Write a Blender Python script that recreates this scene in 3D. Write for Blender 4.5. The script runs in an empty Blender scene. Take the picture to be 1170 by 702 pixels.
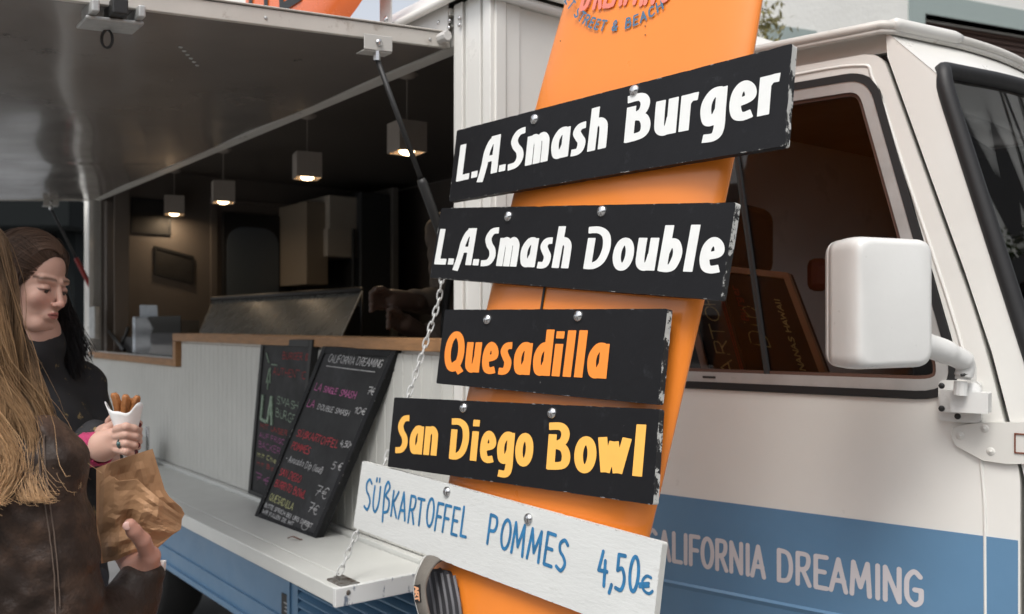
import bpy, math, random
import numpy as np
from math import sin, cos, radians, pi
from mathutils import Vector
from mathutils.geometry import tessellate_polygon
random.seed(7); RNG = np.random.RandomState(7)
sc = bpy.context.scene

# ------------------------------------------------------------------ camera, world, sun
F, H = 1050.0, 1.5
cd = bpy.data.cameras.new('camera'); cam = bpy.data.objects.new('camera', cd)
sc.collection.objects.link(cam); sc.camera = cam
cam.location = (0, 0, H); cam.rotation_euler = (radians(90), 0, 0)
cd.sensor_width = 36; cd.lens = 36 * F / 1170; cd.shift_y = 21 / 1170
cd.clip_start = 0.05; cd.clip_end = 500
cd.dof.use_dof = True; cd.dof.focus_distance = 1.5; cd.dof.aperture_fstop = 5.6

world = bpy.data.worlds.new('World'); sc.world = world; world.use_nodes = True
wn, wl = world.node_tree.nodes, world.node_tree.links
SUN_EL, SUN_AZ = radians(58), radians(200)      # azimuth: compass style, 180 = behind the camera
sky = wn.new('ShaderNodeTexSky'); sky.sky_type = 'NISHITA'; sky.sun_disc = False
sky.sun_elevation = SUN_EL; sky.sun_rotation = SUN_AZ
sky.air_density = 1.0; sky.dust_density = 4.0; sky.ozone_density = 1.0
hsv = wn.new('ShaderNodeHueSaturation'); hsv.inputs['Saturation'].default_value = 0.30
bg = wn['Background']; bg.inputs['Strength'].default_value = 0.15
wl.new(sky.outputs[0], hsv.inputs['Color']); wl.new(hsv.outputs[0], bg.inputs['Color'])
sl = bpy.data.lights.new('sun', 'SUN'); sl.energy = 1.1; sl.angle = radians(25); sl.color = (1, .97, .92)
sun = bpy.data.objects.new('sun', sl); sc.collection.objects.link(sun)
sd = Vector((sin(SUN_AZ) * cos(SUN_EL), cos(SUN_AZ) * cos(SUN_EL), sin(SUN_EL)))
sun.rotation_euler = sd.to_track_quat('Z', 'Y').to_euler(); sun.location = (0, -3, 8)
sc.view_settings.view_transform = 'Standard'; sc.view_settings.look = 'None'
sc.view_settings.gamma = 1; sc.view_settings.exposure = 0.57

# ------------------------------------------------------------------ frames
C0 = np.array([0, 0, H])
def W(px, py, Y):
    return np.array([Y * (px - 585) / F, Y, H + Y * (372 - py) / F])
class Frame:
    def __init__(s, O, X, Z, N):
        s.O, s.X, s.Z, s.N = [np.array(v, float) for v in (O, X, Z, N)]
    def pt(s, u, z, w=0): return s.O + u * s.X + z * s.Z + w * s.N
    def uz(s, px, py, w=0):
        d = np.array([(px - 585) / F, 1, (372 - py) / F])
        t = ((s.O + w * s.N - C0) @ s.N) / (d @ s.N)
        P = C0 + t * d - s.O
        return np.array([P @ s.X, P @ s.Z])
B = Frame((-.0922, 2.2, 0), (-.6136, .7896, 0), (0, 0, 1), (-.7896, -.6136, 0))     # serving side
K = Frame((.367, 2.2, 0), (.779, -.627, 0), (0, 0, 1), (-.627, -.779, 0))           # cab side
_a = radians(8); _in = np.array([.749, .662, 0])
S = Frame((.332, 1.35, 1.5), (.662, -.749, 0), _in * sin(_a) + np.array([0, 0, cos(_a)]),
          -(_in * cos(_a) - np.array([0, 0, sin(_a)])))                              # surfboard sign
G = Frame((0, 0, 0), (1, 0, 0), (0, 0, 1), (0, -1, 0))

# ------------------------------------------------------------------ materials
MATS = {}
def mat(name, col, rough=.5, metal=0, var=0, vscale=8, bump=0, bscale=60, spec=.5, coat=0, emit=0,
        attr=None, chips=None, stretch=None, trans=0, dirt=None, alpha=1, sheen=0, wear=None):
    if name in MATS: return MATS[name]
    m = bpy.data.materials.new(name); m.use_nodes = True
    n, l = m.node_tree.nodes, m.node_tree.links
    b = n['Principled BSDF']
    b.inputs['Base Color'].default_value = (*col, 1); b.inputs['Roughness'].default_value = rough
    b.inputs['Metallic'].default_value = metal; b.inputs['Specular IOR Level'].default_value = spec
    b.inputs['Coat Weight'].default_value = coat; b.inputs['Coat Roughness'].default_value = .08
    b.inputs['Transmission Weight'].default_value = trans
    b.inputs['Alpha'].default_value = alpha
    if sheen: b.inputs['Sheen Weight'].default_value = sheen
    if emit: b.inputs['Emission Color'].default_value = (*col, 1); b.inputs['Emission Strength'].default_value = emit
    tc = n.new('ShaderNodeTexCoord'); mp = n.new('ShaderNodeMapping'); l.new(tc.outputs['Object'], mp.inputs[0])
    if stretch: mp.inputs['Scale'].default_value = stretch
    cur = None
    if attr:
        a = n.new('ShaderNodeVertexColor'); a.layer_name = attr; cur = a.outputs['Color']
    def noise(scale, detail=5, vec=mp.outputs[0], rg=.6):
        t = n.new('ShaderNodeTexNoise'); t.inputs['Scale'].default_value = scale
        t.inputs['Detail'].default_value = detail; t.inputs['Roughness'].default_value = rg
        l.new(vec, t.inputs['Vector']); return t.outputs['Fac']
    def mix(fac, a, bcol, typ='MIX'):
        x = n.new('ShaderNodeMix'); x.data_type = 'RGBA'; x.blend_type = typ
        if isinstance(fac, float): x.inputs[0].default_value = fac
        else: l.new(fac, x.inputs[0])
        for s_, v in ((6, a), (7, bcol)):
            if isinstance(v, tuple): x.inputs[s_].default_value = (*v, 1)
            else: l.new(v, x.inputs[s_])
        return x.outputs[2]
    def ramp(f, a, b_, ca=(0, 0, 0), cb=(1, 1, 1)):
        r = n.new('ShaderNodeValToRGB'); r.color_ramp.elements[0].position = a; r.color_ramp.elements[1].position = b_
        r.color_ramp.elements[0].color = (*ca, 1); r.color_ramp.elements[1].color = (*cb, 1)
        l.new(f, r.inputs[0]); return r.outputs[0]
    if var:
        f = ramp(noise(vscale), .3, .7)
        base = cur if cur is not None else tuple(col)
        lo = 1 - var
        d = mix(1.0, base, (lo, lo, lo), 'MULTIPLY')
        cur = mix(f, d, base)
    if dirt:      # (colour, scale, lo, hi)
        f = ramp(noise(dirt[1], 8, rg=.7), dirt[2], dirt[3])
        cur = mix(f, cur if cur is not None else tuple(col), dirt[0])
    if chips:     # (colour, scale, lo, hi)
        f = ramp(noise(chips[1], 10, tc.outputs['Object'], .75), chips[2], chips[3])
        cur = mix(f, cur if cur is not None else tuple(col), chips[0])
    if wear:      # paint rubbed off along the edges
        bv = n.new('ShaderNodeBevel'); bv.inputs['Radius'].default_value = .0035; bv.samples = 4
        ge = n.new('ShaderNodeNewGeometry'); dt = n.new('ShaderNodeVectorMath'); dt.operation = 'DOT_PRODUCT'
        l.new(bv.outputs[0], dt.inputs[0]); l.new(ge.outputs['True Normal'], dt.inputs[1])
        e1 = ramp(dt.outputs['Value'], .90, .97, (1, 1, 1), (0, 0, 0)); e2 = ramp(noise(55, 8, tc.outputs['Object'], .75), wear[1], wear[1] + .03)
        f = mix(1.0, e1, e2, 'MULTIPLY'); cur = mix(f, cur if cur is not None else tuple(col), wear[0])
    if cur is not None: l.new(cur, b.inputs['Base Color'])
    if rough > .05 and var and metal < .5 and not trans:
        rr = ramp(noise(vscale * 2.3), .2, .8, (max(0, rough - .1),) * 3, (min(1, rough + .12),) * 3)
        l.new(rr, b.inputs['Roughness'])
    if bump:
        bp = n.new('ShaderNodeBump'); bp.inputs['Strength'].default_value = bump; bp.inputs['Distance'].default_value = .01
        l.new(noise(bscale, 6), bp.inputs['Height']); l.new(bp.outputs[0], b.inputs['Normal'])
    MATS[name] = m; return m

cream = mat('cream_paint', (.775, .765, .725), .32, var=.07, vscale=3, bump=.03, bscale=14, coat=.3, dirt=((.40, .36, .30), 30, .70, .86))
cream_in = mat('door_inner_paint', (.70, .68, .63), .4, var=.06, vscale=4)
white_wall = mat('white_board', (.62, .62, .58), .5, var=.10, vscale=3, dirt=((.35, .33, .29), 14, .68, .85))
shelf_m = mat('shelf_paint', (.66, .67, .64), .38, var=.10, vscale=5, dirt=((.25, .25, .25), 55, .68, .76), bump=.03)
shelf_edge_m = mat('shelf_edge_worn', (.70, .71, .70), .4, dirt=((.16, .19, .24), 40, .58, .62), stretch=(1, 1, .35))
blue = mat('blue_paint', (.115, .245, .40), .36, var=.14, vscale=3, coat=.25, dirt=((.06, .11, .17), 20, .68, .85))
orange = mat('orange_resin', (.90, .255, .028), .33, var=.07, vscale=5, coat=.35, bump=.05, bscale=18, dirt=((.62, .19, .03), 25, .66, .8), chips=((.99, .50, .2), 60, .7, .73))
orange_w = mat('white_resin', (.8, .79, .76), .35, coat=.3, var=.05)
black_plank = mat('black_plank_paint', (.0095, .0095, .011), .5, var=.15, vscale=9, bump=.05, bscale=60, spec=.22, wear=((.45, .45, .43), .57),
                  dirt=((.030, .032, .035), 26, .60, .80), chips=((.45, .45, .43), 75, .70, .72))
plank_chip = mat('plank_edge_chipped', (.60, .60, .57), .6, var=.2, vscale=20, chips=((.012, .012, .013), 24, .47, .485))
white_plank = mat('white_plank_paint', (.64, .655, .64), .5, var=.09, vscale=6, bump=.10, bscale=50, stretch=(1, 1, 4), dirt=((.42, .42, .40), 12, .60, .82), chips=((.22, .2, .17), 60, .70, .72), wear=((.16, .15, .14), .55))
let_white = mat('white_vinyl', (.78, .79, .77), .45, var=.08, vscale=30)
let_orange = mat('orange_vinyl', (.95, .28, .035), .45, var=.06, vscale=30)
let_yellow = mat('yellow_vinyl', (.95, .50, .10), .45, var=.06, vscale=30)
marker = mat('blue_marker', (.03, .20, .42), .6, var=.45, vscale=60)
lt_blue = mat('dark_blue_ink', (.07, .16, .26), .5)
pink_ink = mat('pink_ink', (.90, .26, .19), .5, var=.2, vscale=20)
pale_let = mat('pale_lettering', (.62, .60, .62), .45, var=.05)
steel = mat('steel', (.6, .6, .6), .25, 1, var=.3, vscale=30)
bolt_m = mat('bolt_steel', (.62, .62, .62), .22, 1)
alu = mat('brushed_aluminium', (.50, .50, .49), .36, .35, var=.2, vscale=12, dirt=((.3, .3, .29), 20, .62, .8))
galv = mat('dull_zinc', (.52, .53, .52), .45, .4, var=.3, vscale=25)
dark_metal = mat('dark_metal', (.05, .05, .05), .4, .6)
rubber = mat('black_rubber', (.012, .012, .013), .55, bump=.05, bscale=80)
red_m = mat('red_paint', (.28, .02, .02), .4)
wood = mat('oak_trim', (.40, .205, .085), .5, var=.35, vscale=14, stretch=(1, 1, 6), bump=.05)
wood_pale = mat('pale_wood', (.55, .38, .25), .55, var=.25, vscale=14)
chalk_blk = mat('chalkboard', (.013, .013, .014), .62, var=.3, vscale=5, dirt=((.045, .045, .05), 5, .5, .75))
chalkM = {k: mat('chalk_' + k, c, .9, var=.5, vscale=90) for k, c in dict(white=(.62, .62, .62), pink=(.68, .20, .45), red=(.66, .08, .10), yellow=(.62, .62, .30), green=(.38, .50, .38), dimred=(.42, .07, .07), purple=(.42, .14, .32)).items()}
chain_m = mat('white_coated_chain', (.62, .63, .62), .35, .2)
in_dark = mat('interior_panel', (.15, .13, .115), .55, var=.12, vscale=3)
in_ceiling = mat('interior_ceiling', (.10, .09, .08), .6)
in_black = mat('interior_black', (.018, .018, .018), .5)
in_cream = mat('interior_cabinet', (.66, .60, .51), .5, var=.06)
frame_dk = mat('door_frame_black', (.018, .018, .019), .45)
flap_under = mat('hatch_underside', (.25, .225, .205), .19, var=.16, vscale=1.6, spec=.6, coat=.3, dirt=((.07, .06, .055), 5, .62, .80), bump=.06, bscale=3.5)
lampshade_m = mat('lamp_shade_white', (.40, .36, .32), .7, var=.1)
lamp_glow = mat('lamp_glow', (1, .72, .42), .5, emit=7)
skin_m = mat('skin', (.5, .3, .23), .48, attr='col', bump=.04, bscale=220, spec=.35)
skin_m.node_tree.nodes['Principled BSDF'].inputs['Subsurface Weight'].default_value = .06
skin_m.node_tree.nodes['Principled BSDF'].inputs['Subsurface Scale'].default_value = .008
hair_m = mat('hair', (.3, .2, .1), .5, attr='col', spec=.4)
leather = mat('brown_leather', (.034, .020, .014), .52, var=.55, vscale=9, bump=.5, bscale=38, spec=.3, dirt=((.095, .053, .033), 9, .50, .78))
stitch = mat('leather_seam', (.12, .085, .065), .6)
floral = mat('dark_floral_cloth', (.012, .012, .014), .8, chips=((.20, .14, .06), 26, .60, .63))
magenta = mat('magenta_wool', (.42, .035, .12), .8, bump=.4, bscale=150, var=.2, vscale=30)
paper = mat('brown_paper', (.44, .245, .125), .72, var=.18, vscale=9, bump=.12, bscale=50, dirt=((.24, .125, .06), 5.5, .55, .75))
paper_w = mat('white_paper', (.75, .75, .74), .6, var=.05)
churro = mat('fried_dough', (.36, .135, .035), .55, var=.4, vscale=60, bump=.3, bscale=120)
nail_m = mat('dark_nails', (.10, .01, .015), .2)
fabric_dk = mat('dark_trousers', (.02, .022, .03), .8, bump=.1)
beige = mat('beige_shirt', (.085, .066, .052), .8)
black_cloth = mat('black_cloth', (.012, .012, .012), .8)
stucco = mat('white_stucco', (.66, .66, .63), .85, bump=.5, bscale=25, var=.08, vscale=2)
grey_green = mat('grey_green_plaster', (.26, .31, .30), .8, bump=.2, bscale=30)
shutter_m = mat('brown_shutter', (.095, .052, .040), .5)
asphalt = mat('asphalt', (.055, .053, .052), .85, var=.3, vscale=2, bump=.4, bscale=60)
paving = mat('paving', (.27, .265, .255), .85, var=.3, vscale=1.5, bump=.3, bscale=30)
leaf_m = mat('leaf', (.08, .085, .03), .6, attr='col')
bark = mat('bark', (.07, .05, .035), .8, bump=.5, bscale=30)
cabin = mat('cab_interior', (.055, .044, .041), .7, var=.2, vscale=3)
facade_m = mat('facade_brick', (.30, .29, .27), .85, var=.2, vscale=1)
tyre_m = mat('tyre', (.012, .012, .012), .7)
gdk = mat('dark_canopy', (.010, .012, .0125), .9, spec=.1)
banner = mat('pale_tarp', (.42, .44, .46), .6, var=.35, vscale=6, stretch=(1, 1, 6))

def glass_mat(name, tint, refl_rough=.0, a=.35, ior=1.5):
    m = bpy.data.materials.new(name); m.use_nodes = True
    n, l = m.node_tree.nodes, m.node_tree.links
    for x in list(n): n.remove(x)
    o = n.new('ShaderNodeOutputMaterial'); tr = n.new('ShaderNodeBsdfTransparent'); gl = n.new('ShaderNodeBsdfGlossy')
    fr = n.new('ShaderNodeFresnel'); mx = n.new('ShaderNodeMixShader')
    fr.inputs['IOR'].default_value = ior
    tr.inputs['Color'].default_value = (*tint, 1); gl.inputs['Roughness'].default_value = refl_rough
    gl.inputs['Color'].default_value = (a, a, a, 1)
    l.new(fr.outputs[0], mx.inputs[0]); l.new(tr.outputs[0], mx.inputs[1]); l.new(gl.outputs[0], mx.inputs[2])
    l.new(mx.outputs[0], o.inputs['Surface']); return m
cab_glass = glass_mat('cab_glass', (.92, .88, .86), .02, .55)
wind_glass = glass_mat('windscreen_glass', (.62, .62, .64), .0, 1.0, 2.5)
acrylic = glass_mat('acrylic', (.80, .84, .88), .02, 1.0)
guard_glass = mat('guard_glass_smeared_sheen', (.22, .225, .21), .25, var=.22, vscale=5, alpha=.55, spec=.6)  # grey body colour stands for the glass reflecting; noise gives the smears

# ------------------------------------------------------------------ mesh helpers
class M:
    def __init__(s): s.v = []; s.f = []; s.mi = []; s.c = None
    def add(s, vs, fs, mi=0):
        o = len(s.v); s.v.extend([tuple(map(float, p)) for p in vs]); s.f.extend([tuple(i + o for i in f) for f in fs])
        s.mi.extend([mi] * len(fs)); return s
    def box(s, fr, u0, u1, w0, w1, z0, z1, mi=0):
        P = [fr.pt(u, z, w) for z in (z0, z1) for w in (w0, w1) for u in (u0, u1)]
        return s.add(P, [(0, 2, 3, 1), (4, 5, 7, 6), (0, 1, 5, 4), (2, 6, 7, 3), (0, 4, 6, 2), (1, 3, 7, 5)], mi)
    def prism(s, fr, outer, w0, w1, holes=(), mi=0, side_mi=None, end_mi=None):
        if side_mi is None: side_mi = mi
        loops = [[Vector((p[0], p[1], 0)) for p in outer]] + [[Vector((p[0], p[1], 0)) for p in h] for h in holes]
        tris = tessellate_polygon(loops)
        flat = [p for L in loops for p in L]; n = len(flat)
        vs = [fr.pt(p.x, p.y, w1) for p in flat] + [fr.pt(p.x, p.y, w0) for p in flat]
        s.add(vs, [tuple(t) for t in tris], mi)
        o = len(s.v) - len(vs)
        s.f.extend([tuple(i + n + o for i in reversed(t)) for t in tris]); s.mi.extend([mi] * len(tris))
        k = 0
        for L in loops:
            m_ = len(L)
            for i in range(m_):
                j = (i + 1) % m_
                s.f.append((o + k + i, o + k + j, o + n + k + j, o + n + k + i)); s.mi.append(side_mi)
            k += m_
        return s
    def tube(s, pts, r, n=8, mi=0, caps=True, closed=False):
        pts = [np.array(p, float) for p in pts]; m_ = len(pts)
        rs = r if hasattr(r, '__len__') else [r] * m_
        vs = []; ref = None
        for i in range(m_):
            if closed: t = pts[(i + 1) % m_] - pts[i - 1]
            else: t = pts[min(i + 1, m_ - 1)] - pts[max(i - 1, 0)]
            t = t / (np.linalg.norm(t) + 1e-9)
            if ref is None:
                ref = np.cross(t, [0, 0, 1] if abs(t[2]) < .9 else [1, 0, 0])
            a = ref - t * (ref @ t); a /= np.linalg.norm(a) + 1e-9; ref = a; b = np.cross(t, a)
            for k in range(n):
                th = 2 * pi * k / n; vs.append(pts[i] + rs[i] * (cos(th) * a + sin(th) * b))
        fs = []
        for i in range(m_ if closed else m_ - 1):
            for k in range(n):
                i2 = (i + 1) % m_
                fs.append((i * n + k, i * n + (k + 1) % n, i2 * n + (k + 1) % n, i2 * n + k))
        if caps and not closed:
            fs.append(tuple(range(n))[::-1]); fs.append(tuple((m_ - 1) * n + k for k in range(n)))
        return s.add(vs, fs, mi)
    def grid(s, fn, nu, nv, mi=0, flip=False):
        vs = [fn(i / nu, j / nv) for j in range(nv + 1) for i in range(nu + 1)]
        fs = []
        for j in range(nv):
            for i in range(nu):
                a = j * (nu + 1) + i; q = (a, a + 1, a + nu + 2, a + nu + 1)
                fs.append(q[::-1] if flip else q)
        return s.add(vs, fs, mi)
    def dome(s, c, nrm, r, hgt, n=14, rings=5, mi=0):
        nrm = np.array(nrm, float); nrm /= np.linalg.norm(nrm)
        a = np.cross(nrm, [0, 0, 1] if abs(nrm[2]) < .9 else [1, 0, 0]); a /= np.linalg.norm(a); b = np.cross(nrm, a)
        vs = []; c = np.array(c, float)
        for k in range(rings):
            ph = (pi / 2) * k / rings
            for i in range(n):
                th = 2 * pi * i / n
                vs.append(c + nrm * hgt * sin(ph) + r * cos(ph) * (cos(th) * a + sin(th) * b))
        vs.append(c + nrm * hgt)
        fs = [(k * n + i, k * n + (i + 1) % n, (k + 1) * n + (i + 1) % n, (k + 1) * n + i) for k in range(rings - 1) for i in range(n)]
        fs += [((rings - 1) * n + i, (rings - 1) * n + (i + 1) % n, rings * n) for i in range(n)]
        return s.add(vs, fs, mi)

def wloc(o):
    p = np.zeros(3)
    while o is not None: p += np.array(o.location); o = o.parent
    return p
def link(name, m, mats, parent=None, smooth=False, bevel=0, loc=None, col=None, seg=2, **tags):
    if not isinstance(mats, (list, tuple)): mats = [mats]
    V = np.array(m.v, float)
    base = wloc(parent) if parent is not None else np.array(loc if loc is not None else (0, 0, 0), float)
    me = bpy.data.meshes.new(name)
    me.from_pydata((V - base).tolist(), [], m.f)
    for x in mats: me.materials.append(x)
    if len(mats) > 1: me.polygons.foreach_set('material_index', m.mi)
    if smooth: me.polygons.foreach_set('use_smooth', [True] * len(me.polygons))
    if col is not None:
        at = me.color_attributes.new('col', 'FLOAT_COLOR', 'POINT')
        cc = np.ones((len(V), 4)); cc[:, :3] = col; at.data.foreach_set('color', cc.ravel())
    me.update()
    o = bpy.data.objects.new(name, me); sc.collection.objects.link(o)
    if parent is not None: o.parent = parent
    elif loc is not None: o.location = tuple(base)
    if bevel:
        b = o.modifiers.new('bevel', 'BEVEL'); b.width = bevel; b.segments = seg; b.limit_method = 'ANGLE'; b.angle_limit = radians(40)
    for k, v in tags.items(): o[k] = v
    return o
def thing(name, label, cat, loc, group=None):
    o = bpy.data.objects.new(name, None); sc.collection.objects.link(o); o.empty_display_size = .1
    o.location = tuple(float(x) for x in loc); o['label'] = label; o['category'] = cat
    if group: o['group'] = group
    return o
def rpoly(pts, r, n=6):
    """fillet the corners of a polygon"""
    out = []; N = len(pts)
    rr = r if hasattr(r, '__len__') else [r] * N
    for i in range(N):
        p = np.array(pts[i], float); a = np.array(pts[i - 1], float); b = np.array(pts[(i + 1) % N], float)
        if rr[i] <= 0: out.append(tuple(p)); continue
        da = (a - p) / np.linalg.norm(a - p); db = (b - p) / np.linalg.norm(b - p)
        p0 = p + da * rr[i]; p1 = p + db * rr[i]
        for k in range(n + 1):
            t = k / n; out.append(tuple((1 - t) ** 2 * p0 + 2 * t * (1 - t) * p + t * t * p1))
    return out
def offset_poly(pts, d):
    P = np.array(pts); N = len(P); out = []
    area = 0.5 * sum(P[i][0] * P[(i + 1) % N][1] - P[(i + 1) % N][0] * P[i][1] for i in range(N))
    s_ = 1 if area > 0 else -1
    for i in range(N):
        t = P[(i + 1) % N] - P[i - 1]; t = t / (np.linalg.norm(t) + 1e-9)
        out.append(tuple(P[i] + d * s_ * np.array([t[1], -t[0]])))
    return out
def catmull(pts, n=8, closed=False):
    P = [np.array(p, float) for p in pts]; out = []; m_ = len(P)
    rng = range(m_) if closed else range(m_ - 1)
    for i in rng:
        p0 = P[(i - 1) % m_] if (closed or i > 0) else P[0]; p1 = P[i]; p2 = P[(i + 1) % m_]
        p3 = P[(i + 2) % m_] if (closed or i + 2 < m_) else P[-1]
        for k in range(n):
            t = k / n
            out.append(.5 * ((2 * p1) + (-p0 + p2) * t + (2 * p0 - 5 * p1 + 4 * p2 - p3) * t * t + (-p0 + 3 * p1 - 3 * p2 + p3) * t ** 3))
    if not closed: out.append(P[-1])
    return out

# ------------------------------------------------------------------ lettering
def c(*p): return ('c', p)           # smooth curve
def l(*p): return ('l', p)           # straight polyline
def el(cx, cy, rx, ry): return ('e', (cx, cy, rx, ry))
HV = {  # heavy display face: glyph -> (advance, strokes)
 'L': (.50, [l((.13, 1.0), (.11, .0)), l((.02, .075), (.46, .075))]),
 '.': (.20, [l((.09, 0), (.09, .17))]),
 'A': (.62, [c((.52, .93), (.33, .88), (.2, .62), (.15, .25), (.05, -.16)), l((.30, .925), (.60, .925)), l((.5, 1.0), (.5, 0)), l((.17, .42), (.5, .42))]),
 'S': (.50, [c((.46, .94), (.26, .91), (.15, .74), (.21, .57), (.34, .42), (.37, .24), (.26, .09), (.02, .06))]),
 'm': (.68, [l((.11, 0), (.11, .74)), c((.11, .60), (.22, .68), (.32, .58), (.34, .4), (.34, 0)), c((.34, .58), (.45, .68), (.55, .58), (.57, .4), (.57, 0))]),
 'a': (.52, [c((.40, .665), (.26, .66), (.14, .50), (.12, .30), (.18, .10), (.30, .10), (.40, .30)), l((.41, .73), (.41, 0))]),
 's': (.40, [c((.36, .67), (.2, .65), (.13, .53), (.2, .40), (.28, .28), (.26, .12), (.18, .06), (.02, .06))]),
 'h': (.50, [l((.11, 0), (.13, 1.02)), c((.12, .56), (.25, .67), (.36, .58), (.385, .4), (.385, 0))]),
 'n': (.50, [l((.11, 0), (.11, .74)), c((.12, .56), (.25, .67), (.36, .58), (.385, .4), (.385, 0))]),
 'D': (.70, [l((.14, 0), (.14, .74)), c((.02, .93), (.30, .93), (.50, .80), (.56, .52), (.48, .22), (.30, .08), (.06, .07))]),
 'B': (.64, [l((.13, 0), (.13, .76)), c((.02, .93), (.32, .93), (.44, .80), (.40, .62), (.22, .53)), c((.22, .53), (.42, .47), (.50, .28), (.42, .11), (.05, .07))]),
 'o': (.52, [el(.26, .36, .155, .305)]),
 'u': (.50, [c((.11, .74), (.11, .45), (.13, .16), (.24, .07), (.34, .16), (.38, .36)), l((.39, .74), (.39, 0))]),
 'b': (.52, [l((.11, 0), (.13, 1.02)), c((.12, .40), (.20, .62), (.32, .62), (.40, .40), (.34, .14), (.24, .06), (.05, .07))]),
 'd': (.52, [l((.41, 1.04), (.41, 0)), c((.40, .665), (.26, .66), (.14, .50), (.12, .30), (.18, .10), (.30, .10), (.40, .30))]),
 'l': (.25, [l((.13, 1.02), (.11, 0))]),
 'i': (.25, [l((.12, .72), (.11, 0)), l((.12, .84), (.125, 1.0))]),
 'e': (.50, [c((.13, .34), (.38, .40), (.38, .56), (.26, .67), (.15, .55), (.12, .32), (.17, .12), (.28, .06), (.45, .09))]),
 'r': (.37, [l((.11, 0), (.11, .74)), c((.11, .55), (.2, .655), (.36, .66))]),
 'g': (.52, [c((.40, .665), (.26, .66), (.14, .50), (.12, .30), (.18, .10), (.30, .10), (.40, .30)), c((.41, .73), (.41, .3), (.41, -.08), (.33, -.23), (.10, -.23))]),
 'w': (.70, [l((.06, .74), (.17, .03)), l((.17, .03), (.32, .66)), l((.32, .66), (.44, .03)), l((.44, .03), (.60, .74))]),
 'Q': (.70, [el(.34, .5, .235, .43), l((.36, .25), (.64, -.03))]),
 ' ': (.30, []),
}
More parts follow.
